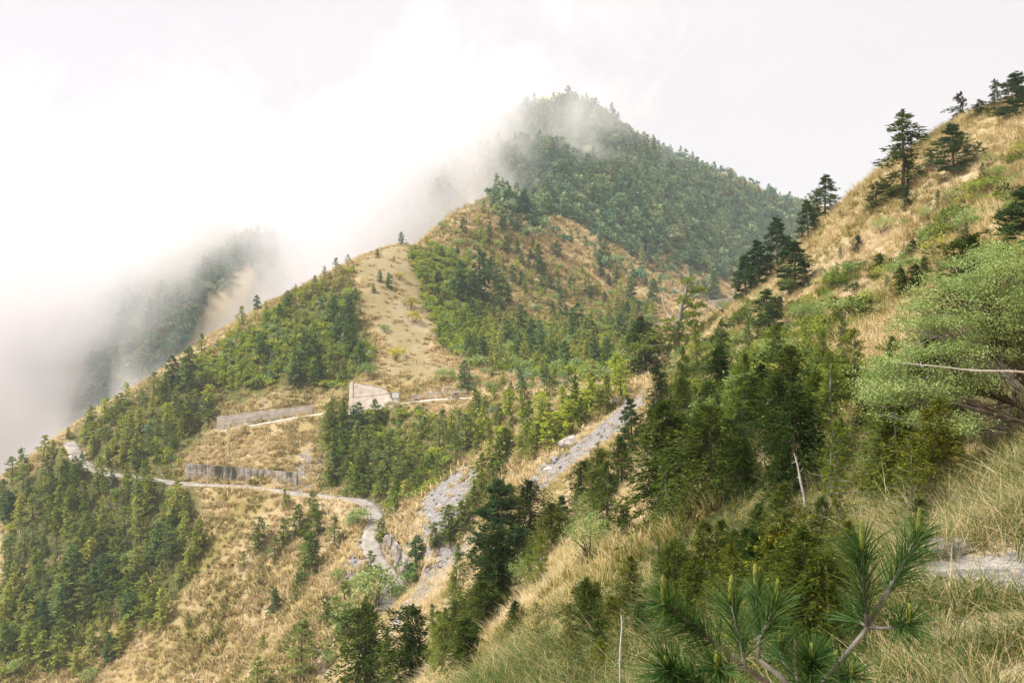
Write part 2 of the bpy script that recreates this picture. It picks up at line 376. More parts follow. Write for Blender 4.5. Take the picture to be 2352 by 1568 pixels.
# ------------------------------------------------------------------ terrain sheets
nT, nR = GX.shape
idx = np.arange(nT*nR).reshape(nT, nR)
quads = np.stack([idx[:-1, :-1], idx[:-1, 1:], idx[1:, 1:], idx[1:, :-1]], -1).reshape(-1, 4)[:, ::-1]
qsrc = SRC[:-1, :-1].reshape(-1)
allV = np.stack([GX, GY, GZ], -1).reshape(-1, 3)
for sidx, nm in ((0, 'hillside'), (1, 'mountain'), (2, 'cloud_ridge')):
    q = quads[qsrc == sidx]
    if len(q) == 0: continue
    u, inv = np.unique(q, return_inverse=True)
    me = mk_mesh(nm, allV[u], inv.reshape(-1, 4), [MAT_GROUND], smooth=True)
    for an, mk in (('gf', land_field(GX, GY)-.26*m_green), ('scree', m_scree), ('earth', m_earth), ('turf', m_turf), ('wood', m_wood)): vattr(me, an, mk.reshape(-1)[u])
    put({'hillside': 'hillside', 'mountain': 'mountain', 'cloud_ridge': 'far_ridge'}[nm], me, kind='structure',
        label={'hillside': 'grassy near hillside falling from upper right', 'mountain': 'big wooded mountain slope across the gully', 'cloud_ridge': 'distant ridge wrapped in cloud on the left'}[nm])
# ------------------------------------------------------------------ roads, trail, walls
def strip(P, hw, lift, crown=0.0, thick=0.12, taper=None):
    P = np.asarray(P); n = len(P)
    d = np.gradient(P[:, :2], axis=0); d /= np.linalg.norm(d, axis=1)[:, None]+1e-9
    nr = np.stack([-d[:, 1], d[:, 0]], 1)
    offs = [(-1, -thick), (-1, 0), (-.5, crown*.7), (0, crown), (.5, crown*.7), (1, 0), (1, -thick)]
    V = []
    for s_, dz in offs:
        w = hw*(1+0.05*np.sin(np.arange(n)*0.9+s_*3)) if abs(s_) == 1 else hw
        xy = P[:, :2]+nr*(np.broadcast_to(w, (n,))*s_)[:, None]
        V.append(np.column_stack([xy, P[:, 2]+lift+dz]))
    V = np.stack(V, 1).reshape(-1, 3); m_ = len(offs); I = np.arange(n*m_).reshape(n, m_)
    Q = np.stack([I[:-1, :-1], I[1:, :-1], I[1:, 1:], I[:-1, 1:]], -1).reshape(-1, 4)
    return V, Q[:, ::-1]
def concrete(name, base, dark, light, scale=0.5, stain=None, lines=None):
    t = NT(name); p = t.pos(); n1 = t.noise(scale, 5, p, 0.65)
    c = t.ramp(n1, [(0.3, dark), (0.52, base), (0.75, light)])
    if stain:
        mp_ = t.n('ShaderNodeMapping', {'Vector': p, 'Scale': (0.42, 0.42, 0.10)}).outputs[0]
        sn = t.noise(1.0, 4, mp_, 0.7)
        c = t.mix(t.mapr(sn, stain[0], stain[1], 0, stain[2]), c, (0.030, 0.027, 0.018))
        c = t.mix(t.mapr(t.noise(2.2, 3, mp_, 0.6), 0.58, 0.68, 0, 0.5), c, (0.50, 0.47, 0.42))
    return t.surf(c, 0.9, n1, 0.5, 0.08, spec=0.15)
M_ROAD = concrete('road concrete', (0.31, 0.275, 0.235), (0.17, 0.145, 0.11), (0.43, 0.395, 0.355), 0.55)
M_UPROAD = concrete('pale road concrete', (0.52, 0.475, 0.42), (0.36, 0.32, 0.27), (0.62, 0.58, 0.53), 0.5)
M_WALL = concrete('wall concrete', (0.37, 0.325, 0.275), (0.24, 0.205, 0.165), (0.49, 0.44, 0.385), 0.7)
M_STAIN = concrete('stained concrete', (0.33, 0.28, 0.235), (0.16, 0.135, 0.10), (0.48, 0.43, 0.38), 0.6, stain=(0.42, 0.57, 0.92))
M_PALE = concrete('pale concrete', (0.42, 0.36, 0.295), (0.29, 0.235, 0.175), (0.52, 0.465, 0.40), 0.8)
M_SLATE = None
t = NT('slate'); p = t.pos(); rn = t.rand()
cs = t.ramp(t.math('ADD', t.math('MULTIPLY', rn, 0.7), t.math('MULTIPLY', t.noise(9, 4, p, 0.6), 0.3)), [(0.05, (0.10, 0.092, 0.085)), (0.4, (0.21, 0.19, 0.172)), (0.7, (0.33, 0.295, 0.265)), (0.95, (0.40, 0.33, 0.25))])
M_SLATE = t.surf(cs, 0.75, t.noise(14, 4, p), 0.5, 0.02, spec=0.3)
for nm, lab in (('lower', 'pale concrete mountain road winding along the slope'), ('upper', 'upper concrete road under the tall wall'), ('far', 'short stretch of road on the far slope')):
    V, Q = strip(ROADS[nm][0], ROADS[nm][1], 0.02, 0.03); put('road', mk_mesh('road', V, Q, [M_ROAD if nm == 'lower' else M_UPROAD], smooth=False), kind='structure', label=lab)
t = NT('trail gravel'); p = t.pos()
vo = t.n('ShaderNodeTexVoronoi', {'Vector': p, 'Scale': 26.0})
cg = t.mix(0.55, t.ramp(t.noise(7, 5, p, 0.7), [(0.3, (0.06, 0.052, 0.046)), (0.6, (0.145, 0.128, 0.115)), (0.8, (0.22, 0.195, 0.17))]), vo.outputs['Color'], 'SOFT_LIGHT')
cg = t.mix(t.mapr(t.noise(2.0, 3, p), 0.45, 0.65, 0, 0.5), cg, (0.16, 0.12, 0.085))
M_TRAIL = t.surf(cg, 0.85, vo.outputs['Distance'], 0.8, 0.02, spec=0.2)
V, Q = strip(ROADS['trail'][0], 0.46, 0.03, 0.02, 0.08)
trail = put('trail', mk_mesh('trail', V, Q, [M_TRAIL], smooth=True), kind='structure', label='footpath of slate chips leaving the frame at lower right')

def rock_mesh(name, seed, flat=1.0, mat=None, rough=0.28, cuts=2):
    import bmesh
    r = random.Random(seed); bm = bmesh.new(); bmesh.ops.create_icosphere(bm, subdivisions=cuts, radius=0.5)
    dirs = [(Vector((r.gauss(0, 1), r.gauss(0, 1), r.gauss(0, 1))).normalized(), r.uniform(0.26, 0.42)) for _ in range(9)]
    for v in bm.verts:
        for d, h in dirs:
            e = v.co.dot(d)-h
            if e > 0: v.co -= d*e*0.95
        v.co += Vector((r.uniform(-1, 1), r.uniform(-1, 1), r.uniform(-1, 1)))*rough*0.08
        v.co.z *= flat
    me = bpy.data.meshes.new(name); bm.to_mesh(me); bm.free()
    if mat: me.materials.append(mat)
    return me
chips = [rock_mesh('stone', 100+i, 0.22, M_SLATE, 0.5, 1) for i in range(6)]
rr = random.Random(5); TP = ROADS['trail'][0]
for i in range(230):
    j = rr.uniform(16, len(TP)-2); a = TP[int(j)]; b = TP[min(int(j)+1, len(TP)-1)]; q = a+(b-a)*(j-int(j))
    dx, dy = b[0]-a[0], b[1]-a[1]; L = math.hypot(dx, dy)+1e-9; off = rr.uniform(-0.43, 0.43)
    o = put('stone', rr.choice(chips), trail); s_ = rr.uniform(0.05, 0.14)*(1.5 if rr.random() < .1 else 1)
    o.location = (q[0]-dy/L*off, q[1]+dx/L*off, q[2]+0.062); o.scale = (s_*rr.uniform(.8, 1.5), s_, s_*rr.uniform(.7, 1.2))
    o.rotation_euler = (rr.uniform(-.2, .2), rr.uniform(-.2, .2), rr.uniform(0, 6.28))
# fine chips between them: too many to tell apart
n = 2600; j = rng.uniform(0, len(TP)-1.01, n); i0 = j.astype(int); q = TP[i0]+(TP[i0+1]-TP[i0])*(j-i0)[:, None]
dv = TP[i0+1]-TP[i0]; dv /= np.linalg.norm(dv, axis=1)[:, None]; off = np.clip(rng.normal(0, 0.27, n), -.5, .5)
cen = np.column_stack([q[:, 0]-dv[:, 1]*off, q[:, 1]+dv[:, 0]*off, q[:, 2]+0.058])
ang = rng.uniform(0, 6.28, n); sz = rng.uniform(0.015, 0.045, n)
base = np.array([[-1, -.6, 0], [.9, -.7, 0], [1, .6, 0], [-.8, .7, 0], [0, 0, .45]])
V = base[None]*sz[:, None, None]; V = np.stack([V[..., 0]*np.cos(ang)[:, None]-V[..., 1]*np.sin(ang)[:, None], V[..., 0]*np.sin(ang)[:, None]+V[..., 1]*np.cos(ang)[:, None], V[..., 2]], -1)+cen[:, None]
T = np.array([[0, 1, 4], [1, 2, 4], [2, 3, 4], [3, 0, 4]])
o = put('gravel', mk_mesh('gravel', V, (np.arange(n)[:, None, None]*5+T[None]).reshape(-1, 3), [M_SLATE]), trail, kind='stuff')
# the two edge stones at the bend
for px, py, s_, lab in ((2175, 1254, 0.42, 'grey flat rock jutting out where the trail bends out of sight'), (2196, 1243, 0.20, 'small pale stone sitting above the flat rock beside the trail')):
    d_ = 7.6; x, y, z = un(px, py, d_); z = max(float(Hz(x, y)), z-0.05)
    o = put('rock', rock_mesh('rock', 31+px, 0.55, M_SLATE, 0.5, 3), loc=(x, y, z+s_*0.1), label=lab, category='rock'); o.scale = (s_*1.5, s_, s_*.9); o.rotation_euler = (0.1, -0.1, 0.4)

def wall_mesh(name, base, heights, mat, courses=7, thick=0.6, batter=0.10, proud=0.05, embed=0.5):
    base = np.asarray(base, float); n = len(base); heights = np.asarray(heights, float)
    d = np.gradient(base[:, :2], axis=0); d /= np.linalg.norm(d, axis=1)[:, None]
    nf = np.stack([d[:, 1], -d[:, 0]], 1)            # towards the road
    prof = [(0.0, -embed/2.5)]
    for c in range(courses):
        a, b = c/courses, (c+1)/courses; o_ = proud*(1 if c % 2 == 0 else 0.35)
        prof += [(o_, a+0.004), (o_, b-0.018), (-0.02, b-0.012), (-0.02, b)]
    prof += [(0.03, 1.0), (0.03, 1.06), (-thick, 1.06), (-thick, -embed/2.5)]
    V = []
    for o_, f in prof:
        off = o_-batter*np.maximum(f, 0)*heights*(0 if o_ == -thick else 1)
        V.append(np.column_stack([base[:, :2]+nf*off[:, None], base[:, 2]+f*heights]))
    V = np.stack(V, 1); m_ = len(prof); I = np.arange(n*m_).reshape(n, m_)
    Q = np.stack([I[:-1, :-1], I[1:, :-1], I[1:, 1:], I[:-1, 1:]], -1).reshape(-1, 4).tolist()
    Q += [[int(x) for x in I[0, ::-1]], [int(x) for x in I[-1]]]
    return mk_mesh(name, V.reshape(-1, 3), Q, [mat])
def dense(P, n):
    P = np.asarray(P, float); t = np.linspace(0, len(P)-1, n); i = np.minimum(t.astype(int), len(P)-2); return P[i]+(P[i+1]-P[i])*(t-i)[:, None]
def box(V0, V1): 
    x0, y0, z0 = V0; x1, y1, z1 = V1
    return [(x0,y0,z0),(x1,y0,z0),(x1,y1,z0),(x0,y1,z0),(x0,y0,z1),(x1,y0,z1),(x1,y1,z1),(x0,y1,z1)], [[0,3,2,1],[4,5,6,7],[0,1,5,4],[1,2,6,5],[2,3,7,6],[3,0,4,7]]
def boxes(name, L, mat):
    V, Q = [], []
    for a, b in L:
        v, q = box(a, b); Q += [[i+len(V) for i in f] for f in q]; V += v
    return mk_mesh(name, V, Q, [mat])
bU = dense(unl([(497,989,200.3),(570,978,199.2),(640,967,198.6),(718,954,198.0)]), 26)
w = thing('retaining_wall', 'upper retaining wall of banded grey concrete on the grassy slope', 'retaining wall')
put('wall_face', wall_mesh('wall_face', bU, np.linspace(3.1, 2.3, 26), M_WALL, 6), w)
put('name_plate', boxes('name_plate', [((-0.35, -0.03, -0.3), (0.35, 0.03, 0.3))], M_PALE), w, loc=tuple(bU[-1]+np.array([-0.5, -0.22, 1.35])))
bL = dense(unl([(423,1114,179.8),(500,1117,178.2),(590,1121,176),(680,1126,172.8)]), 30)
w = thing('retaining_wall', 'lower retaining wall streaked with black stains beside the road', 'retaining wall')
put('wall_face', wall_mesh('wall_face', bL, np.linspace(4.3, 3.3, 30), M_STAIN, 7), w)
bK = dense(smooth_line(unl([(872,1246,139),(884,1266,134.5),(898,1288,130.5),(914,1310,127),(930,1336,123.5)]), 6), 26)
w = thing('retaining_wall', 'curved stepped retaining wall at the road bend below the grey scree', 'retaining wall')
put('wall_face', wall_mesh('wall_face', bK, np.concatenate([np.linspace(1.2, 2.7, 8), np.linspace(2.7, 2.5, 18)]), M_STAIN, 8, batter=0.35, proud=0.10), w)
bF = dense(unl([(1622,706,404),(1660,703,404),(1700,696,410)]), 10)
w = thing('retaining_wall', 'small grey retaining wall above the far road at the foot of the forest', 'retaining wall')
put('wall_face', wall_mesh('wall_face', bF, np.linspace(3.2, 3.0, 10), M_WALL, 3), w)
# shotcrete face in the cutting
cf = thing('concrete_slope', 'pale sprayed concrete face in the cutting above the upper road', 'concrete face')
def slab(name, corners, thick, mat, nu=14, nv=10, bumpy=0.12):
    c = np.array(corners, float); u = np.linspace(0, 1, nu)[:, None, None]; v = np.linspace(0, 1, nv)[None, :, None]
    P = (c[0]*(1-u)+c[1]*u)*(1-v)+(c[3]*(1-u)+c[2]*u)*v
    nrm = np.cross(c[1]-c[0], c[3]-c[0]); nrm /= np.linalg.norm(nrm)
    if nrm[1] > 0: nrm = -nrm
    P = P+nrm*(fbm(P[..., 0]+P[..., 1], P[..., 2]*2, 2.0, 3, 5)*bumpy)[..., None]
    B_ = P-nrm*thick; V = np.concatenate([P.reshape(-1, 3), B_.reshape(-1, 3)]); I = np.arange(nu*nv).reshape(nu, nv)
    Q = np.stack([I[:-1, :-1], I[1:, :-1], I[1:, 1:], I[:-1, 1:]], -1).reshape(-1, 4)
    Q = [list(map(int, q_)) for q_ in Q]
    N = nu*nv; per = [*I[:, 0], *I[-1, 1:], *I[-2::-1, -1], *I[0, -2:0:-1]]
    for a, b in zip(per, per[1:]+per[:1]): Q.append([int(b), int(a), int(a+N), int(b+N)])
    return mk_mesh(name, V, Q, [mat])
put('upper_panel', slab('upper_panel', unl([(811,912,193.6),(893,904,193.6),(884,889,194.6),(811,877,195.4)]), 2.5, M_PALE), cf)
put('lower_panel', slab('lower_panel', unl([(811,946,191.9),(908,932,190.6),(894,905,193.3),(811,913,193.3)]), 2.5, M_PALE), cf)
put('edge_rib', slab('edge_rib', unl([(800,950,191.6),(810.5,948,191.6),(810.5,876,195.2),(803,878,195.2)]), 2.0, concrete('rib', (0.45,0.36,0.27), (0.35,0.27,0.2), (0.52,0.43,0.34)), 4, 10), cf)
def tube(P, rad, n=6):
    P = np.asarray(P, float); N = len(P); rad = np.broadcast_to(np.asarray(rad, float), (N,))
    T_ = np.gradient(P, axis=0); T_ /= np.linalg.norm(T_, axis=1)[:, None]+1e-9
    ref = np.where(np.abs(T_[:, 2:3]) > 0.9, np.array([[1., 0, 0]]), np.array([[0, 0, 1.]]))
    U = np.cross(T_, ref); U /= np.linalg.norm(U, axis=1)[:, None]+1e-9; Vv = np.cross(T_, U)
    a = np.linspace(0, 2*np.pi, n, endpoint=False)
    V = P[:, None]+rad[:, None, None]*(U[:, None]*np.cos(a)[None, :, None]+Vv[:, None]*np.sin(a)[None, :, None])
    I = np.arange(N*n).reshape(N, n); J = np.roll(I, -1, 1)
    Q = np.stack([I[:-1], J[:-1], J[1:], I[1:]], -1).reshape(-1, 4)
    return V.reshape(-1, 3), Q
def tubes(L, n=5):
    Vs, Qs, k_ = [], [], 0
    for P, r_ in L:
        V, Q = tube(P, r_, n); Vs.append(V); Qs.append(Q+k_); k_ += len(V)
    return np.concatenate(Vs), np.concatenate(Qs)
def plain(name, c, rough=0.6): 
    t = NT(name); return t.surf(t.mix(t.mapr(t.noise(3, 3, t.pos()), .4, .7, 0, .35), c, tuple(x*0.7 for x in c)), rough)
M_YEL = plain('yellow plastic', (0.50, 0.36, 0.09)); M_WHITE = plain('white paint', (0.75, 0.74, 0.72)); M_BLUE = plain('blue frame', (0.10, 0.25, 0.45)); M_GREENP = plain('green paint', (0.10, 0.28, 0.20))
M_STEEL = plain('steel', (0.30, 0.31, 0.32)); M_RED = plain('red paint', (0.6, 0.08, 0.05)); M_BROWN = plain('weathered stone', (0.24, 0.19, 0.15)); M_WOODP = plain('pale wood', (0.50, 0.40, 0.30))
PP = smooth_line(unl([(797,874,195.3),(820,879,195.2),(850,883,194.8),(880,891,194.3),(905,901,193.4),(913,907,192.8)]), 6); PP[:, 2] += 0.15
o = put('pipe', mk_mesh('pipe', *tube(PP, 0.075, 8), [M_YEL], True), label='yellow pipe laid along the top of the pale concrete face', category='pipe')
# little bridge with parapet, pillar, railing
UP = ROADS['upper'][0]
par = thing('parapet_wall', 'low grey kerb wall behind the bright stretch of upper road', 'parapet')
bP = dense(unl([(944,917.5,187.5),(1000,911,186.2),(1072,902.5,185.0)]), 16); put('wall_face', wall_mesh('wall_face', bP, np.full(16, 0.75), M_WALL, 2, 0.5, 0.02), par)
pil = thing('stone_pillar', 'dark tapering stone pillar at the end of the small bridge', 'pillar', un(1048, 932, 180.2))
t_ = [(-.95,-.55,-.4),(.95,-.55,-.4),(.95,.55,-.4),(-.95,.55,-.4),(-.52,-.32,2.75),(.52,-.32,2.75),(.52,.32,2.75),(-.52,.32,2.75)]
put('shaft', mk_mesh('shaft', t_, [[0,3,2,1],[4,5,6,7],[0,1,5,4],[1,2,6,5],[2,3,7,6],[3,0,4,7]], [M_BROWN]), pil)
put('cap', boxes('cap', [((-.6,-.4,2.753),(.6,.4,2.95))], M_WALL), pil)
rail = thing('bridge_railing', 'thin grey railing along the outer edge of the small bridge', 'railing', un(1010, 936, 181.0))
for i in range(9): put('post', boxes('post', [((-0.035,-0.035,-.3),(0.035,0.035,1.02))], M_STEEL), rail, loc=(-2.4+i*0.6, 0.0, 0))
for z_ in (0.5, 1.02): put('rail', boxes('rail', [((-2.5,-0.03,z_+.002),(2.5,0.03,z_+0.06))], M_STEEL), rail)
deck = put('bridge_deck', boxes('bridge_deck', [((-3.2,-0.25,-1.3),(6.4,3.6,-0.12))], M_UPROAD), loc=un(1005, 930, 181.2), label='pale concrete bridge deck carrying the upper road', category='bridge')
def sign(px, py, d, h, pw, ph, face, frame, name, label, legs=2):
    x, y, z = un(px, py, d); s_ = thing(name, label, 'sign', (x, y, z))
    for lx in ((-pw*.38, pw*.38) if legs == 2 else (0.0,)): put('leg', boxes('leg', [((lx-.05,0.02,-.5),(lx+.05,.12,h-ph))], frame), s_)
    b_ = put('board', boxes('board', [((-pw/2,-.03,h-ph),(pw/2,.06,h))], frame), s_)
    put('panel', boxes('panel', [((-pw/2+.09,-.045,h-ph+.08),(pw/2-.09,-.032,h-.08))], face), b_)
sign(908.5, 921, 186.0, 1.9, 1.7, 1.25, M_WHITE, M_BLUE, 'information_board', 'white information board in a blue frame beside the upper road')
sign(989, 913, 186.6, 1.5, .75, .55, M_WHITE, M_WOODP, 'trail_sign', 'small pale wooden sign left of the red topped notice', 1)
sign(1003, 911.5, 186.4, 1.15, .5, .9, M_WHITE, M_WALL, 'marker_stone', 'short white marker stone at the kerb wall', 1)
sign(1017.5, 909, 187.6, 1.9, .62, 1.3, M_WHITE, M_RED, 'notice_post', 'narrow white notice with a red top by the road', 1)
sign(1028.5, 908, 187.6, 1.85, 1.2, .75, M_STEEL, M_WHITE, 'notice_board', 'grey notice board on two white legs, rightmost of the roadside signs')
for px, py, d_, h_, lab in ((1032, 928, 181.5, 1.5, 'short grey bollard left of the dark stone pillar'), (1066, 932, 180.0, 1.5, 'short grey bollard right of the dark stone pillar'), (949, 919, 186.5, 1.4, 'pale bollard at the left end of the kerb wall')):
    o = thing('bollard', lab, 'bollard', un(px, py, d_)); put('shaft', boxes('shaft', [((-.28,-.28,-.4),(.28,.28,h_-.2))], M_WALL), o); put('cap', boxes('cap', [((-.34,-.34,h_-.198),(.34,.34,h_))], M_PALE), o)
for px, pt, pb, lab in ((1440, 822, 864, 'bare grey pole standing in the grass above the gully'), (1688, 662, 694, 'thin pale pole beside the far road')):
    b_ = hit(px, pb) ; h_ = (pb-pt)/F*b_[1]
    V, Q = tube([(0,0,-.4),(0.02,0,h_*.5),(0.0,0,h_)], [0.16,0.14,0.11], 7); V2, Q2 = V, Q
    put('pole', mk_mesh('pole', V, Q, [M_STEEL if px > 1500 else M_WALL], True), loc=tuple(b_), label=lab, category='pole')
# boulders in the gully: each one by itself
BL = [(1205,0,0)]
bmesh_ = [rock_mesh('boulder', 300+i, 0.75, None, 0.6, 2) for i in range(5)]
t = NT('boulder rock'); p = t.pos(); n1 = t.noise(2.0, 5, p, 0.7)
M_BOULD = t.surf(t.ramp(t.math('ADD', t.math('MULTIPLY', n1, .7), t.math('MULTIPLY', t.rand(), .3)), [(0.3, (0.20, 0.19, 0.19)), (0.5, (0.40, 0.36, 0.32)), (0.7, (0.55, 0.48, 0.40))]), 0.85, n1, 0.6, 0.06, spec=.2)
for b_ in bmesh_: b_.materials.append(M_BOULD)
big = [(1312,1024,2.9,'largest pale boulder lodged halfway down the long gully'),(1275,1062,1.5,'pale boulder just below the largest one in the gully'),(1258,1082,1.1,'small pale boulder second below the largest one in the gully'),
       (1352,990,1.2,'dark boulder just above the largest one in the gully'),(1412,928,1.5,'grey boulder where the gully narrows near its top'),(1440,908,1.3,'flat grey boulder at the upper left rim of the gully'),(1468,900,1.4,'topmost grey boulder at the head of the gully')]
for i, (px, py, s_, lab) in enumerate(big):
    h_ = hit(px, py)
    o = put('boulder', bmesh_[i % 5], loc=(h_[0], h_[1], h_[2]+s_*.15), label=lab, category='boulder', group='boulders in the gully'); o.scale = (s_*1.2, s_, s_*.95); o.rotation_euler = (.3*i, .2, 1.3*i)
def pts_in(polys, n, seed, mind=0.0, far=None):
    r = random.Random(seed); o = []; used = {}
    for L in polys:
        xs = [a for a, b in L]; ys = [b for a, b in L]
        k_ = 0
        for _ in range(n*12):
            if k_ >= n: break
            x = r.uniform(min(xs), max(xs)); y = r.uniform(min(ys), max(ys))
            if not bool(inpoly(np.array(x), np.array(y), L)): continue
            if mind > 0:
                c_ = (int(x/mind), int(y/mind)); 
                if any((x-a)**2+(y-b)**2 < mind*mind for i in (-1,0,1) for j in (-1,0,1) for a, b in used.get((c_[0]+i, c_[1]+j), ())): continue
                used.setdefault(c_, []).append((x, y))
            h_ = hit(x, y)
            if h_ is None or (far and not far[0] < h_[1] < far[1]): continue
            o.append((x, y, h_)); k_ += 1
    return o
# ------------------------------------------------------------------ foliage: many small leaf faces through each crown
def diamonds(P, D, N, L, Wd):             # centres of attachment, directions, face normals, lengths, widths
    S = np.cross(D, N); S /= np.linalg.norm(S, axis=1)[:, None]+1e-9
    L = np.broadcast_to(L, (len(P),))[:, None]; Wd = np.broadcast_to(Wd, (len(P),))[:, None]
    return np.stack([P, P+D*L*.45+S*Wd*.5, P+D*L, P+D*L*.45-S*Wd*.5], 1)
def unit(v): return v/(np.linalg.norm(v, axis=-1, keepdims=True)+1e-9)
def leaf_mesh(name, Qd, mat, r, tint=None):
    n = len(Qd); me = mk_mesh(name, Qd.reshape(-1, 3), np.arange(n*4).reshape(n, 4), [mat])
    tv = r.random(n) if tint is None else tint
    vattr(me, 'tint', np.repeat(tv, 4)); return me
def leafmat(name, stops, trans=0.38, wobj=0.5, rough=0.65):
    t = NT(name)
    f = t.math('ADD', t.math('MULTIPLY', t.rand(), wobj), t.math('MULTIPLY', t.attr('tint'), 1-wobj))
    c = t.ramp(f, stops); return t.surf(c, rough, trans=trans, spec=0.06)
def barkmat(name, a, b):
    t = NT(name); n1 = t.noise(6.0, 4, t.pos(), .7); return t.surf(t.ramp(n1, [(0.3, a), (0.7, b)]), 0.9, n1, .5, .02, spec=.1)
M_BARK = barkmat('bark', (0.06, 0.045, 0.03), (0.17, 0.135, 0.10)); M_BARKG = barkmat('grey bark', (0.14, 0.125, 0.105), (0.34, 0.31, 0.27)); M_DEAD = barkmat('dead wood', (0.36, 0.33, 0.29), (0.62, 0.58, 0.53))
M_SPR = leafmat('spruce needles', [(0.05, (0.049, 0.083, 0.013)), (0.4, (0.110, 0.166, 0.022)), (0.7, (0.200, 0.248, 0.033)), (0.97, (0.359, 0.338, 0.059))])
M_FIR = leafmat('fir needles', [(0.05, (0.044, 0.094, 0.024)), (0.5, (0.094, 0.171, 0.044)), (0.95, (0.204, 0.275, 0.075))])
M_PIN = leafmat('pine needles', [(0.05, (0.108, 0.151, 0.037)), (0.5, (0.223, 0.273, 0.066)), (0.95, (0.416, 0.416, 0.112))])
M_YNG = leafmat('young conifer needles', [(0.05, (0.176, 0.248, 0.020)), (0.5, (0.341, 0.418, 0.037)), (0.95, (0.550, 0.550, 0.083))], 0.42)
M_OLV = leafmat('plantation needles', [(0.05, (0.161, 0.217, 0.037)), (0.5, (0.315, 0.357, 0.064)), (0.95, (0.519, 0.463, 0.112))], 0.42)
M_FAR = leafmat('mountain forest needles', [(0.0, (0.081, 0.161, 0.102)), (0.3, (0.128, 0.231, 0.131)), (0.6, (0.209, 0.301, 0.152)), (0.85, (0.331, 0.385, 0.196)), (0.97, (0.459, 0.448, 0.261)), (1.0, (0.513, 0.280, 0.174))], 0.2, 0.75)  # paler and bluer needles: some of the distance haze is painted into the colour
M_BRD = leafmat('broad leaves', [(0.05, (0.148, 0.218, 0.062)), (0.5, (0.263, 0.350, 0.105)), (0.95, (0.420, 0.490, 0.175))], 0.35)
M_YEL2 = leafmat('yellow leaves', [(0.05, (0.264, 0.264, 0.036)), (0.5, (0.456, 0.408, 0.060)), (0.95, (0.660, 0.564, 0.120))], 0.35)
M_SIL = leafmat('silver green leaves', [(0.05, (0.150, 0.216, 0.057)), (0.5, (0.264, 0.342, 0.109)), (0.95, (0.426, 0.502, 0.196))], 0.3, 0.15)
M_TIP = leafmat('yellow tipped needles', [(0.05, (0.030, 0.055, 0.007)), (0.55, (0.075, 0.105, 0.012)), (0.8, (0.19, 0.185, 0.018)), (0.97, (0.38, 0.31, 0.03))], 0.3, 0.2)

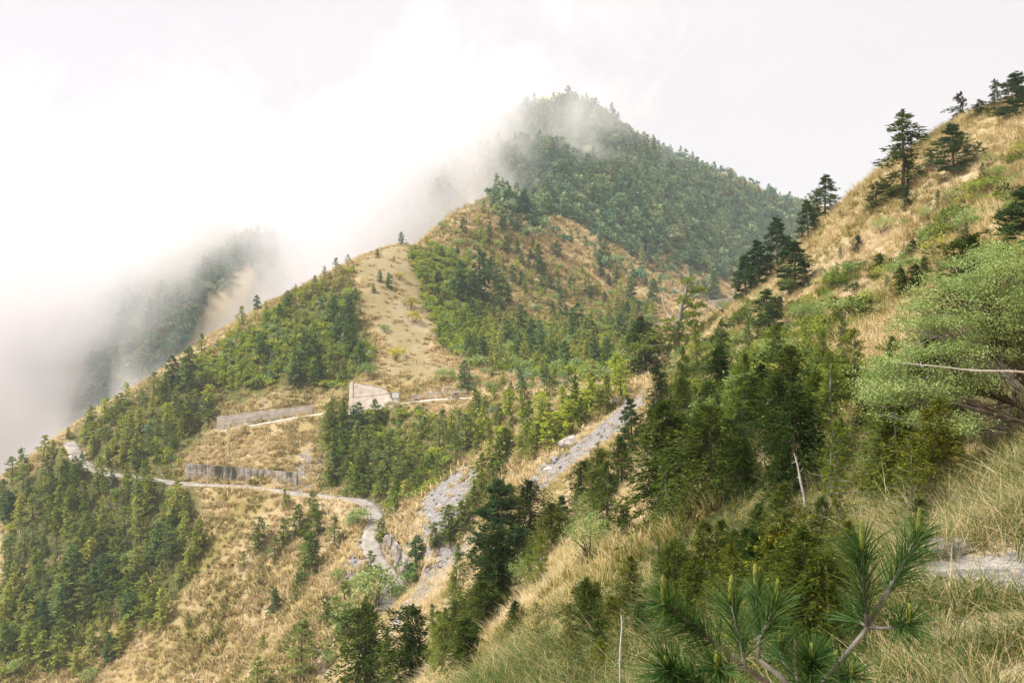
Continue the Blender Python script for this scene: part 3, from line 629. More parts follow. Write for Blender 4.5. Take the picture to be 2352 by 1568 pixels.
M_SPRN = leafmat('near spruce needles', [(0.05, (0.014, 0.030, 0.004)), (0.4, (0.036, 0.064, 0.008)), (0.72, (0.080, 0.110, 0.013)), (0.97, (0.18, 0.18, 0.028))], 0.3, 0.55)  # dark copy of the spruce needles: shade of the near zone painted into the colour
M_PINN = leafmat('near pine needles', [(0.05, (0.020, 0.048, 0.014)), (0.5, (0.048, 0.092, 0.026)), (0.95, (0.115, 0.15, 0.045))], 0.3)  # pine needles darkened too, near shade put into their colour
def conifer(seed, H, R, levels, per, kk, cl, cw, mat, droop=0.25, base_t=0.08, prof=0.8, jit=0.25, up=0.55, gaps=0.0, bark=None, roll=0.6, tr=1.0):
    r = np.random.default_rng(seed)
    lev = np.repeat(np.arange(levels), per); t_ = base_t+(1-base_t)*(lev+r.random(len(lev))*0.8)/levels
    ang = r.uniform(0, 2*np.pi, len(lev)); side = (1+0.28*np.sin(ang+r.uniform(0, 6)))*(1+.30*np.sin(3*ang+7*t_+r.uniform(0, 6)))*(1+.22*np.sin(17*t_+2*ang))
    Ln = R*((1-t_)**prof*1.0+0.035)*side*r.uniform(1-jit, 1+jit*.6, len(lev))*np.clip(0.55+(t_-base_t)*4.5, 0, 1)
    if gaps > 0:
        keep = r.random(len(lev)) > gaps; lev, t_, ang, Ln = lev[keep], t_[keep], ang[keep], Ln[keep]
    el = -0.30+up*2*(t_-0.25)+r.normal(0, .10, len(t_))
    nB = len(t_); s_ = np.clip(r.random((nB, kk))**0.75, .12, 1); d = np.stack([np.cos(ang), np.sin(ang), 0*ang], 1); pr = np.stack([-np.sin(ang), np.cos(ang), 0*ang], 1)
    z0 = t_*H
    P = d[:, None]*(Ln[:, None]*s_)[..., None]; P[..., 2] += z0[:, None]+Ln[:, None]*(el[:, None]*s_-droop*s_**2)
    a = r.uniform(0.15, 1.1, (nB, kk))*r.choice([-1, 1], (nB, kk))
    D = d[:, None]*np.cos(a)[..., None]+pr[:, None]*np.sin(a)[..., None]; D[..., 2] += (el-droop*.8)[:, None]*.6+r.normal(0, .38, (nB, kk)); P[..., 2] += r.normal(0, .05*R, (nB, kk))
    D = unit(D).reshape(-1, 3); P = P.reshape(-1, 3)
    N = unit(np.stack([r.normal(0, roll, len(P)), r.normal(0, roll, len(P)), np.ones(len(P))], 1))
    l_ = cl*r.uniform(.6, 1.25, len(P))*np.clip(.45+1.1*np.repeat(Ln, kk)/R, 0.5, 1.1); w_ = cw*r.uniform(.7, 1.2, len(P))*np.clip(.5+np.repeat(Ln, kk)/R, .5, 1)
    Qd = diamonds(P, D, N, l_, w_)
    # leader
    nl = max(10, int(kk*2)); lz = H*r.uniform(.9, 1.0, nl); la = r.uniform(0, 6.28, nl)
    Qd = np.concatenate([Qd, diamonds(np.stack([0*lz, 0*lz, lz], 1), unit(np.stack([np.cos(la)*.5, np.sin(la)*.5, np.ones(nl)], 1)), unit(r.normal(0, 1, (nl, 3))), cl*.7, cw*.6)])
    r0 = (H*0.016+.02)*tr
    L = [(np.array([[0, 0, -0.06*H-.3], [0.01*H*r.normal(), 0, H*.4], [0, 0.01*H*r.normal(), H*.75], [0, 0, H]]), [r0*1.15, r0*.75, r0*.42, r0*.08])]
    bi = r.choice(nB, min(nB, max(12, levels*2)), replace=False)
    for i in bi:
        q = [0, .5, .95]; pts = np.array([[d[i, 0]*Ln[i]*u, d[i, 1]*Ln[i]*u, z0[i]+Ln[i]*(el[i]*u-droop*u*u)] for u in q]); L.append((pts, [r0*.30*(1-t_[i])+.006, r0*.18*(1-t_[i])+.005, .004]))
    V, Q = tubes(L, 5)
    return dict(h=H, crown=leaf_mesh('crown', Qd, mat, r), trunk=mk_mesh('trunk', V, Q, [bark or M_BARK], True))
def pine(seed, H, R, limbs, tuft, nd, cl, cw, mat, base_t=0.15, flat=0.5, gaps=0.0, shape=1.0, lean=0.0, bark=None):
    r = np.random.default_rng(seed); L = []; C = []; r0 = H*.02+.02
    tp = np.array([[0, 0, -.06*H-.3], [lean*.2*R, 0, .35*H], [lean*.6*R+.02*H*r.normal(), .02*H*r.normal(), .7*H], [lean*R, 0, .97*H]])
    L.append((smooth_line(tp, 4), np.interp(np.linspace(0, 1, 13), [0, .6, 1], [r0*1.15, r0*.65, r0*.12])))
    for i in range(limbs):
        t_ = base_t+(1-base_t)*(i+r.random()*.8)/limbs; ang = i*2.4+r.normal(0, .5)
        ln = R*(np.interp(t_, [base_t, .3, .6, 1], [.75, 1, .72, .12])**shape)*r.uniform(.6, 1.15)
        z0 = t_*H; x0 = lean*R*t_; d = np.array([math.cos(ang), math.sin(ang), 0]); el = r.uniform(-.05, .35)+.5*max(0, t_-.7)
        pts = np.array([[x0, 0, z0] + d*ln*u+np.array([0, 0, ln*(el*u-.18*u*u)]) for u in (0, .35, .7, 1)])
        L.append((pts, [r0*.42*(1-t_)+.01, r0*.3*(1-t_)+.008, r0*.2*(1-t_)+.006, .005]))
        for j in range(tuft):
            u = r.uniform(.35, 1.0)
            if r.random() < gaps: continue
            q = np.array([x0, 0, z0])+d*ln*u+np.array([0, 0, ln*(el*u-.18*u*u)])
            q = q+np.array([-d[1], d[0], 0])*r.normal(0, .28)*ln*(.4+.6*u)+np.array([0, 0, r.normal(.04, .10)*ln])
            C.append(q)
    for j in range(max(3, tuft//2)): C.append(np.array([lean*R, 0, .97*H])+r.normal(0, .03*H, 3)*np.array([1, 1, 1]))
    C = np.array(C); n = len(C)
    D = r.normal(0, 1, (n, nd, 3)); D[..., 2] = np.abs(D[..., 2])*flat+.12; D = unit(D).reshape(-1, 3); P = np.repeat(C, nd, 0)
    N = unit(r.normal(0, 1, (n*nd, 3))+np.array([0, 0, .6]))
    Qd = diamonds(P, D, N, cl*r.uniform(.6, 1.2, n*nd), cw*r.uniform(.7, 1.2, n*nd))
    V, Q = tubes(L, 5)
    tv = np.clip(np.repeat(r.random(n), nd)*.6+r.random(n*nd)*.4, 0, 1)
    return dict(h=H, crown=leaf_mesh('crown', Qd, mat, r, tv), trunk=mk_mesh('trunk', V, Q, [bark or M_BARK], True))
def bush(seed, H, R, clumps, nd, cl, cw, mat, stems=5, bark=None, hollow=0.5):
    r = np.random.default_rng(seed); C = []; L = []
    for i in range(clumps):
        d = unit(r.normal(0, 1, 3)); d[2] = abs(d[2])*1.0-.15; rad = hollow+(1-hollow)*r.random()**.5
        C.append(np.array([d[0]*R*rad, d[1]*R*rad, H*.48+d[2]*H*.5*rad])*np.array([1, 1, 1]))
    C = np.array(C); C += r.normal(0, .05*H, C.shape); C[:, 2] = np.maximum(C[:, 2], .05*H)
    for i in range(stems):
        e = C[r.integers(len(C))]; m_ = np.array([e[0]*.3, e[1]*.3, e[2]*.55]); L.append((np.array([[r.normal(0, .05*R), r.normal(0, .05*R), -.25], m_, e*.97]), [H*.018+.012, H*.012+.008, .005]))
    n = len(C); P = np.repeat(C, nd, 0)+r.normal(0, .085*H, (n*nd, 3)); D = unit(r.normal(0, 1, (n*nd, 3))+np.array([0, 0, .35])); N = unit(r.normal(0, 1, (n*nd, 3))+np.array([0, 0, .8]))
    Qd = diamonds(P, D, N, cl*r.uniform(.6, 1.3, n*nd), cw*r.uniform(.7, 1.2, n*nd)); V, Q = tubes(L, 5)
    tv = np.clip(np.repeat(r.random(n), nd)*.5+r.random(n*nd)*.5, 0, 1)
    return dict(h=H, crown=leaf_mesh('crown', Qd, mat, r, tv), trunk=mk_mesh('trunk', V, Q, [bark or M_BARK], True))

# prototypes by the distance at which they stand
PR = {}
PR['spruce'] = [conifer(10+i, 6, 1.8+.2*i, 14, 6, 10, .62, .25, M_SPR, prof=.62, jit=.45) for i in range(3)]
PR['fir'] = [conifer(20+i, 8, 2.1+.15*i, 15, 6, 9, .85, .38, M_FIR, prof=.6, droop=.1, jit=.3, up=.35) for i in range(3)]
PR['pine'] = [pine(30+i, 7, 2.4, 20, 6, 7, .62, .20, M_PIN) for i in range(4)]
PR['young'] = [conifer(40+i, 4, 1.15+.15*i, 10, 6, 9, .48, .21, M_YNG, prof=.6, jit=.5, up=.9, droop=.1) for i in range(3)]
PR['olive'] = [conifer(50+i, 6, 1.7, 12, 6, 10, .62, .26, M_OLV, prof=.58, jit=.45, droop=.25) for i in range(3)]
PR['leafy'] = [bush(60+i, 3, 1.5+.2*i, 48, 12, .34, .22, M_BRD) for i in range(3)]
PR['yellow'] = [bush(70+i, 2.2, 1.4, 34, 11, .32, .2, M_YEL2) for i in range(2)]
PR['silver'] = [bush(80+i, 4, 2.1, 70, 13, .34, .22, M_SIL) for i in range(2)]
PR['spruce_hi'] = [conifer(110+i, 7, 2.5+.25*i, 28, 9, 36, .36, .095, M_SPRN, prof=.52, jit=.5, droop=.28, base_t=.02, roll=1.0) for i in range(3)]
PR['sparse_hi'] = [conifer(120+i, 7, 1.9, 25, 7, 34, .32, .07, M_SPR, prof=.7, jit=.45, droop=.12, up=.6, base_t=.1, gaps=.15, bark=M_BARKG) for i in range(2)]
PR['ragged_hi'] = [conifer(125+i, 9, 2.7, 22, 5, 34, .55, .17, M_SPRN, prof=.55, jit=.65, droop=.05, up=.2, base_t=.04, gaps=.25, roll=.9) for i in range(3)]
PR['pine_hi'] = [pine(130+i, 8, 3.2, 34, 22, 17, .46, .085, M_PINN, base_t=.02, gaps=.1) for i in range(3)]
PR['tip_hi'] = [conifer(140+i, 3, .85, 20, 5, 15, .17, .03, M_TIP, prof=.7, jit=.4, droop=-.05, up=.8, base_t=.1, bark=M_BARKG, tr=.38) for i in range(3)]
PR['lush_hi'] = [conifer(150+i, 4, 1.7, 26, 8, 30, .22, .045, M_TIP if i == 2 else M_SPRN, prof=.7, jit=.35, droop=.2, up=.5, base_t=.05, tr=.5) for i in range(3)]
PR['leafy_hi'] = [bush(160+i, 2.5, 1.3, 90, 22, .10, .06, M_BRD, 9) for i in range(2)]
PR['silver_hi'] = [bush(170, 3, 1.5, 110, 22, .12, .07, M_SIL, 9)]

NAMES = {'spruce': ('spruce_tree', 'tree'), 'fir': ('fir_tree', 'tree'), 'pine': ('pine_tree', 'tree'), 'young': ('young_conifer', 'tree'), 'olive': ('plantation_conifer', 'tree'),
         'leafy': ('leafy_shrub', 'shrub'), 'yellow': ('yellow_shrub', 'shrub'), 'silver': ('silver_shrub', 'shrub'), 'spruce_hi': ('spruce_tree', 'tree'), 'sparse_hi': ('spruce_tree', 'tree'),
         'ragged_hi': ('ragged_conifer', 'tree'), 'pine_hi': ('pine_tree', 'tree'), 'tip_hi': ('spruce_sapling', 'sapling'), 'lush_hi': ('spruce_tree', 'tree'), 'leafy_hi': ('leafy_shrub', 'shrub'), 'silver_hi': ('silver_shrub', 'shrub')}
LOOK = {'spruce': 'dark spruce', 'fir': 'blue-green fir', 'pine': 'grey-green pine', 'young': 'bright young conifer', 'olive': 'olive conifer', 'leafy': 'green shrub', 'yellow': 'yellow shrub', 'silver': 'silvery shrub'}
rt = random.Random(99); used_labels = set(); COUNT = {}; TOOMANY = []; KEEPOUT = []
CAP = 290
CLEAR = [SCREE[0], SCREE[1], SCREE[2], [(792,868),(915,880),(1078,895),(1078,938),(915,950),(792,955)], [(485,935),(735,925),(735,962),(485,998)], [(415,1070),(690,1090),(690,1125),(415,1118)], [(815,1150),(880,1160),(880,1230),(935,1270),(930,1330),(880,1320),(835,1280),(835,1210)], [(155,1015),(190,1020),(190,1055),(160,1050)]]
ROADKEEP = [(ROADS[n_][0], ROADS[n_][1]+.3) for n_ in ('lower', 'upper', 'far')]
def plant(kind, base, height, label, group, var=None, wide=1.0, lean=0.0, rz=None):
    nm, cat = NAMES[kind]; pr = PR[kind][rt.randrange(len(PR[kind])) if var is None else var % len(PR[kind])]
    s_ = height/pr['h']; o = thing(nm, label, cat, tuple(float(v) for v in base), rt.uniform(0, 6.28) if rz is None else rz, group)
    o.scale = (s_*wide, s_*wide, s_); o.rotation_euler = (rt.gauss(0, .03)+0, lean+rt.gauss(0, .03), o.rotation_euler[2])
    put('trunk', pr['trunk'], o); put('crown', pr['crown'], o); COUNT[nm] = COUNT.get(nm, 0)+1
    return o
def tree_px(kind, px, top, base, label, group=None, depth=None, **kw):
    if depth is None:
        b = hit(px, base)
        if b is None: return
    else:
        x = (px-CX)/F*depth; b = np.array([x, depth, float(Hz(x, depth))])
    h = max(.4, (CY-top)/F*b[1]-b[2]); used_labels.add(label); KEEPOUT.append((px, top, base))
    return plant(kind, b, h, label, group, **kw)

# trees that can be pointed out one by one
T = tree_px
G1 = 'trees on the near skyline'
T('ragged_hi', 2072, 256, 446, 'tall ragged conifer with sparse layered branches standing on the near skyline', G1, wide=1.31)
T('ragged_hi', 2205, 213, 345, 'thin dark spire poking out behind the broad layered pine on the skyline', G1, wide=1.00, depth=108)
T('pine_hi', 2190, 288, 402, 'broad dark layered pine below the thin spire on the near skyline', G1, wide=1.44)
T('ragged_hi', 2283, 183, 262, 'slim pale conifer on the skyline next to the dark bushy one', G1)
T('pine_hi', 2335, 170, 272, 'dark bushy pine at the right edge of the skyline', G1, wide=1.62)
T('ragged_hi', 2250, 228, 268, 'low bent conifer left of the slim pale one on the skyline', G1, wide=2.00)
T('pine_hi', 1894, 404, 505, 'tall open pine standing alone where the near skyline dips', G1, wide=1.06)
T('pine_hi', 1856, 462, 548, 'dark pine leaning against the left side of the tall open pine', G1)
T('pine_hi', 1786, 502, 622, 'slender dark pine, tallest of the clump on the skyline edge', G1, wide=1.00)
T('pine_hi', 1826, 558, 668, 'broad brownish layered pine at the right of the skyline clump', G1, wide=1.44)
T('pine_hi', 1745, 556, 664, 'dark pine in the middle of the skyline clump', G1, wide=1.06)
T('pine_hi', 1714, 588, 690, 'leftmost dark pine of the skyline clump above the far road', G1, wide=1.00)
T('ragged_hi', 2012, 418, 478, 'low spreading conifer at the foot of the tall ragged one', G1, wide=2.50)
T('ragged_hi', 2138, 344, 384, 'tiny conifer on the skyline between two tall ones', G1)
T('spruce_hi', 2084, 430, 482, 'small dark sapling alone on the straw slope below the tall ragged conifer', None)
T('pine_hi', 1766, 668, 778, 'bushy blue-green pine on the near slope below the skyline clump', None, wide=1.25)
T('pine_hi', 2350, 438, 580, 'dark pine cut by the right edge above the silvery shrub', None, depth=40, wide=1.12)
T('spruce_hi', 2215, 545, 620, 'small green conifer behind the top of the silvery shrub', None, depth=33, wide=1.38)
T('sparse_hi', 1936, 730, 840, 'thin conifer standing in the straw grass left of the silvery shrub', None)
G2 = 'conifers massed on the near slope'
for kd, px, tp, bs, dp, lab, wd in (
  ('spruce_hi', 1520, 925, 1290, 34, 'large dark spruce above the grass mound, tallest of the near left conifers', 1.05),
  ('sparse_hi', 1702, 815, 1215, 32, 'large see-through spruce with bare grey trunk in the middle of the near wood', 1.15),
  ('spruce_hi', 1868, 855, 1150, 29, 'dense black-green spruce left of the silvery shrub', .95),
  ('spruce_hi', 1600, 960, 1230, 36, 'dark spruce between the large dark one and the see-through one', .9),
  ('spruce_hi', 1790, 990, 1200, 27, 'bushy dark spruce right of the see-through spruce trunk', 1.1),
  ('spruce_hi', 1990, 880, 1120, 26, 'dark spruce in the shade below the silvery shrub', 1.0),
  ('spruce_hi', 2075, 1010, 1190, 19, 'shaded low conifer under the silvery shrub', 1.1),
  ('pine_hi', 1452, 918, 1100, 72, 'blue-green pine beside the head of the gully', .8),
  ('spruce_hi', 1398, 1088, 1270, 56, 'bright green spruce standing right of the pale broadleaf', 1.0),
  ('pine_hi', 1152, 1112, 1320, 62, 'full dark pine at the right rim of the gully foot', .95),
  ('spruce_hi', 1216, 1105, 1225, 64, 'small dark spruce in front of the gully scree', 1.05),
  ('pine_hi', 1292, 1142, 1300, 60, 'dark pine with open layers right of the gully', .95),
  ('sparse_hi', 1372, 1012, 1085, 82, 'narrow dark spruce beside the gully scree', 1.0),
  ('spruce_hi', 1138, 1225, 1440, 48, 'dark bushy spruce below the full dark pine', 1.0),
  ('spruce_hi', 838, 1392, 1620, 62, 'dark spruce rising from the bottom edge left of the near mound', .95),
  ('spruce_hi', 945, 1392, 1640, 50, 'olive spruce at the bottom edge just right of the dark one', 1.0),
  ('sparse_hi', 1003, 1398, 1640, 46, 'thin topped spruce at the bottom edge left of the near mound', 1.0),
  ('sparse_hi', 890, 1440, 1640, 54, 'pale sparse conifer between the two spruces at the bottom edge', .8),
  ('sparse_hi', 1042, 1250, 1440, 66, 'grey half-bare spruce beside the lower scree', .8),
  ('sparse_hi', 1575, 800, 960, 62, 'sparse conifer on the near slope below the gnarled pine', .85),
  ('spruce_hi', 1508, 840, 985, 78, 'spruce standing at the right of the gully head', .9),
  ('sparse_hi', 1648, 735, 900, 66, 'sparse conifer on the shoulder under the skyline', 1.1),
  ('sparse_hi', 1718, 730, 850, 72, 'olive conifer under the bushy blue-green pine', .7),
  ('sparse_hi', 1600, 740, 850, 84, 'pair-topped conifer at the grassy crest', .9),
  ('sparse_hi', 1800, 830, 960, 46, 'green conifer in the straw slope above the near wood', .75),
  ('sparse_hi', 1650, 890, 1080, 48, 'yellow-green conifer behind the see-through spruce', .85),
  ('spruce_hi', 1560, 870, 1040, 58, 'green conifer behind the tallest dark spruce', .75),
  ('spruce_hi', 1745, 880, 1070, 40, 'dark conifer between the see-through and the black-green spruces', .9),
  ('sparse_hi', 1930, 960, 1150, 24, 'thin dark conifer right of the black-green spruce', 1.0),
  ('sparse_hi', 2110, 940, 1190, 17, 'brown shaded conifer under the low branches of the silvery shrub', .9),
  ('sparse_hi', 1250, 1350, 1480, 40, 'dark conifer half hidden behind the crest of the grass mound', 1.0),
  ('sparse_hi', 1340, 1260, 1400, 42, 'round dark spruce behind the crest of the grass mound', 1.1),
  ('sparse_hi', 1215, 1260, 1420, 50, 'yellowish conifer behind the grass mound', 1.0),
  ('spruce_hi', 1440, 1160, 1360, 36, 'green spruce at the left foot of the tallest dark spruce', .9),
  ('spruce_hi', 1180, 1380, 1560, 34, 'dark green spruce low behind the mound', 1.0),
  ('spruce_hi', 1065, 1420, 1640, 36, 'broad green spruce at the bottom edge touching the mound', 1.2),
): T(kd, px, tp, bs, lab, G2, depth=dp, wide=wd)
G3 = 'saplings on the near mound'
for kd, px, tp, bs, dp, lab, wd in (
  ('tip_hi', 1682, 1150, 1330, 13.2, 'sapling with upright bare tip shoots on the mound, second from the left', 1.0),
  ('tip_hi', 1572, 1170, 1330, 13.6, 'thin grey-stemmed sapling on the crest of the mound', .9),
  ('lush_hi', 1684, 1215, 1420, 11.5, 'bushy green sapling right under the upright tip shoots', .95),
  ('tip_hi', 1905, 985, 1230, 13.0, 'yellow-tipped sapling beside the white dead snag', 1.1),
  ('tip_hi', 2095, 1000, 1240, 11.5, 'shaded grey-stemmed sapling left of the trail bend', 1.0),
  ('tip_hi', 1925, 1150, 1480, 8.6, 'tallest yellow-tipped sapling behind the pine sprays', 1.0),
  ('lush_hi', 1950, 1290, 1540, 7.6, 'dense yellow-green spruce bush behind the pine sprays', 1.15),
  ('lush_hi', 2115, 1150, 1300, 9.5, 'dark green spruce bush at the left side of the trail bend', 1.2),
  ('tip_hi', 1425, 1415, 1600, 8.4, 'sparse brown sapling at the bottom edge of the mound', .9),
  ('lush_hi', 1600, 1440, 1650, 7.2, 'small bright spruce at the bottom edge left of the pine sprays', 1.1),
  ('lush_hi', 1770, 1330, 1560, 8.6, 'olive spruce bush behind the left pine sprays', 1.2),
  ('tip_hi', 1300, 1430, 1600, 9.6, 'thin leafless looking sapling low on the mound', .8),
): T(kd, px, tp, bs, lab, G3, depth=dp, wide=wd)
T('silver_hi', 1352, 1130, 1240, 'pale green broadleaf right of the open layered pine', None, depth=58, wide=.9)
T('leafy_hi', 1605, 760, 850, 'pale leafy bush on the near crest right of the gnarled pine', None, depth=100)
T('spruce_hi', 1482, 730, 850, 'dark spreading conifer at the foot of the gnarled pine', None, depth=126, wide=1.3)
T('leafy_hi', 2270, 350, 440, 'light green feathery shrub on the straw slope near the right edge', None, depth=78, wide=1.0)
T('leafy_hi', 1180, 1275, 1330, 'light leafy shrub at the foot of the dark pines', None, depth=52)
T('silver_hi', 1290, 1280, 1330, 'whitish leafy shrub below the open layered pine', None, depth=46)
G4 = 'trees along the lower gully and road'
for kd, px, tp, bs, lab, wd in (
  ('fir', 955, 1230, 1325, 'teal broad conifer right of the curved stepped wall', 1.3), ('leafy', 945, 1305, 1345, 'round green bush under the teal conifer', 1.2),
  ('silver', 865, 1302, 1392, 'big silvery green tree below the road bend', 1.15), ('leafy', 806, 1388, 1465, 'olive round-topped tree left of the bottom dark spruce', 1.1),
  ('pine', 855, 1265, 1335, 'dark pine overlapping the pale road at the bend', 1.0), ('pine', 795, 1335, 1435, 'broad dark pine left of the silvery tree', 1.3), ('pine', 690, 1430, 1568, 'tall dark pine at the bottom edge on the bright spur', 1.0),
  ('pine', 590, 1508, 1600, 'dark pine at the very bottom left of the bright spur', 1.0), ('fir', 631, 1352, 1410, 'round dark fir alone on the straw slope', 1.3), ('spruce', 607, 1458, 1503, 'small lone spruce below the round dark fir', 1.0),
  ('spruce', 683, 1318, 1372, 'narrow spruce above the bright spur', 1.0), ('spruce', 689, 1158, 1232, 'dark spruce on the straw slope under the lower road', 1.1), ('spruce', 656, 1122, 1166, 'small spruce just under the lower wall', 1.0),
  ('pine', 768, 1188, 1258, 'dark pine left of the road bend', 1.1), ('spruce', 716, 1222, 1325, 'dark spruce group leader on the straw slope below the road', 1.2), ('leafy', 825, 1165, 1205, 'green round bush beside the road bend', 1.1), ('silver', 812, 1182, 1212, 'pale bush beside the road bend', 1.2),
  ('spruce', 876, 1190, 1240, 'round dark conifer beside the scree at the road bend', 1.5), ('leafy', 915, 1340, 1380, 'leafy bush on the valley floor below the curved wall', 1.2), ('spruce', 1000, 1200, 1255, 'green spruce at the foot of the grey scree', 1.2), ('spruce', 1030, 1160, 1240, 'dark spruce right of the grey scree', 1.2), ('spruce', 1062, 1150, 1225, 'spruce beside the grey scree, rightmost of three', 1.2),
): T(kd, px, tp, bs, lab, G4, wide=wd)
G5 = 'dark firs on the big slope'
k5 = 0
for kd, px, tp, bs, lab in (
  ('fir', 396, 818, 895, 'left one of the two big dark firs on the cloud-side ridge'), ('fir', 434, 798, 893, 'right and taller one of the two big dark firs on the ridge'), ('pine', 463, 766, 812, 'open pine on the ridge right of the two dark firs'),
  ('pine', 555, 703, 748, 'open pine silhouetted against cloud on the ridge'), ('fir', 593, 678, 716, 'round fir on the ridge right of the open pine'), ('fir', 642, 698, 742, 'small fir just under the ridge'), ('pine', 210, 933, 985, 'pine on the lower ridge near the pale road end'), ('pine', 245, 913, 955, 'flat pine next along the lower ridge'), ('pine', 268, 908, 950, 'pine third along the lower ridge'),
  ('spruce', 157, 981, 1006, 'tiny conifer on the ridge above the pale road end'), ('fir', 680, 798, 882, 'tall dark fir above the upper wall'), ('fir', 733, 812, 878, 'dark fir right of the tall one above the upper wall'), ('spruce', 788, 828, 884, 'dark fir near the left of the concrete face'), ('fir', 768, 678, 738, 'dark fir high on the slope, left of a pair'), ('fir', 803, 678, 752, 'dark fir high on the slope, right of a pair'),
  ('fir', 810, 742, 815, 'dark fir beside the open turf strip'), ('fir', 700, 762, 830, 'dark fir among the bright young conifers'), ('fir', 600, 768, 822, 'dark fir left of the middle of the bright slope'), ('fir', 722, 768, 830, 'dark fir overlapping its twin on the bright slope'), ('fir', 830, 788, 852, 'fir at the lower left of the turf strip'), ('fir', 775, 722, 785, 'dark fir between the two high pairs'), ('fir', 660, 668, 712, 'small dark fir near the ridge'),
  ('fir', 921, 533, 562, 'lone dark fir on the bare crest of the spur'), ('pine', 953, 509, 532, 'pine at the cloud edge on the bare crest'), ('pine', 975, 505, 525, 'small pine second along the bare crest'), ('pine', 992, 498, 520, 'small pine third along the bare crest'), ('pine', 772, 593, 628, 'dark pine where the ridge meets the cloud'), ('pine', 745, 613, 645, 'flat-topped pine on the ridge edge'), ('pine', 800, 585, 612, 'bushy pine on the ridge by the turf'), ('leafy', 850, 546, 572, 'grey bush on the ridge by the turf'),
  ('fir', 872, 622, 647, 'round dark fir on the turf strip, left of two'), ('fir', 893, 627, 662, 'dark fir on the turf strip, right of two'), ('spruce', 858, 650, 672, 'dark low bush on the turf strip'), ('leafy', 884, 744, 762, 'small green bush on the turf strip'), ('yellow', 910, 794, 826, 'yellow bush low on the turf strip'), ('yellow', 918, 624, 642, 'yellow bush high on the turf strip'), ('yellow', 945, 680, 710, 'yellow bush on the right rim of the turf strip'), ('yellow', 950, 712, 740, 'yellow bush below the other on the right rim of the turf'),
  ('fir', 868, 572, 590, 'tiny fir on the upper turf'), ('fir', 905, 588, 600, 'dot-like fir on the upper turf'), ('fir', 1060, 600, 695, 'big dark fir, leftmost in the dark group'), ('fir', 1105, 573, 685, 'tallest big dark fir in the dark group'), ('fir', 1088, 635, 705, 'big dark fir in front of the dark group'), ('fir', 1142, 620, 705, 'big blue fir, rightmost in the dark group'), ('fir', 1195, 698, 762, 'dark round fir below the dark group'), ('fir', 1130, 590, 650, 'blue fir behind the dark group'), ('fir', 1188, 548, 582, 'round fir alone on the straw upper slope'), ('fir', 1155, 498, 532, 'fir on the upper slope under the bare crest'),
  ('pine', 1345, 728, 802, 'big pine above the leafy hollow'), ('fir', 1328, 698, 800, 'big fir beside the pine above the leafy hollow'), ('fir', 1422, 722, 790, 'pale fir right of the big pine above the hollow'), ('pine', 1320, 638, 692, 'grey pine on the straw upper slope'), ('pine', 1345, 624, 672, 'taller grey pine on the straw upper slope'), ('fir', 1285, 638, 675, 'small blue fir on the straw upper slope'), ('fir', 1450, 638, 694, 'blue fir at the right of the straw upper slope'), ('fir', 1250, 602, 640, 'blue fir on the left of the straw upper slope'), ('fir', 1640, 622, 680, 'blue fir just above the far road'), ('fir', 1500, 640, 690, 'dense fir on the edge of the forest'), ('fir', 1390, 555, 610, 'big fir at the forest edge above the straw slope'),
  ('spruce', 762, 923, 1015, 'dark spruce right of the upper wall'), ('spruce', 784, 928, 1015, 'dark spruce second right of the upper wall'), ('fir', 822, 925, 998, 'green fir in front of the concrete face'), ('spruce', 790, 985, 1085, 'tall dark spruce under the concrete face'), ('spruce', 768, 1028, 1115, 'dark spruce above the road'), ('spruce', 826, 1038, 1138, 'green spruce right above the pale road bend'), ('spruce', 862, 918, 985, 'dark spruce in front of the road by the concrete face'), ('pine', 895, 995, 1110, 'big grey pine in the middle of the wood under the road'), ('pine', 925, 1005, 1100, 'grey pine right of the biggest one under the road'),
  ('spruce', 1160, 983, 1085, 'dark spruce alone right of the wood under the road'), ('fir', 1255, 838, 892, 'dark layered fir on the grassy saddle'), ('fir', 1066, 828, 892, 'grey fir right of the roadside signs'), ('spruce', 1170, 890, 935, 'spruce on the grassy slope below the saddle'), ('leafy', 1020, 842, 880, 'bright green bush above the roadside signs'), ('leafy', 1385, 840, 880, 'broad light green bush at the saddle'), ('leafy', 1345, 845, 880, 'yellow-green bush left of the broad one at the saddle'), ('leafy', 845, 832, 868, 'bright bush above the concrete face'), ('fir', 1395, 775, 845, 'dark fir behind the broad light green bush'), ('spruce', 1295, 990, 1030, 'spruce left of the gully on the grass'), ('spruce', 1305, 930, 970, 'dark spruce on the grass left of the gully head'), ('spruce', 972, 960, 1010, 'spruce under the bridge railing'), ('spruce', 1040, 975, 1030, 'spruce below the stone pillar'),
): T(kd, px, tp, bs, lab, G5, wide=1.15 if kd == 'fir' else 1.05)

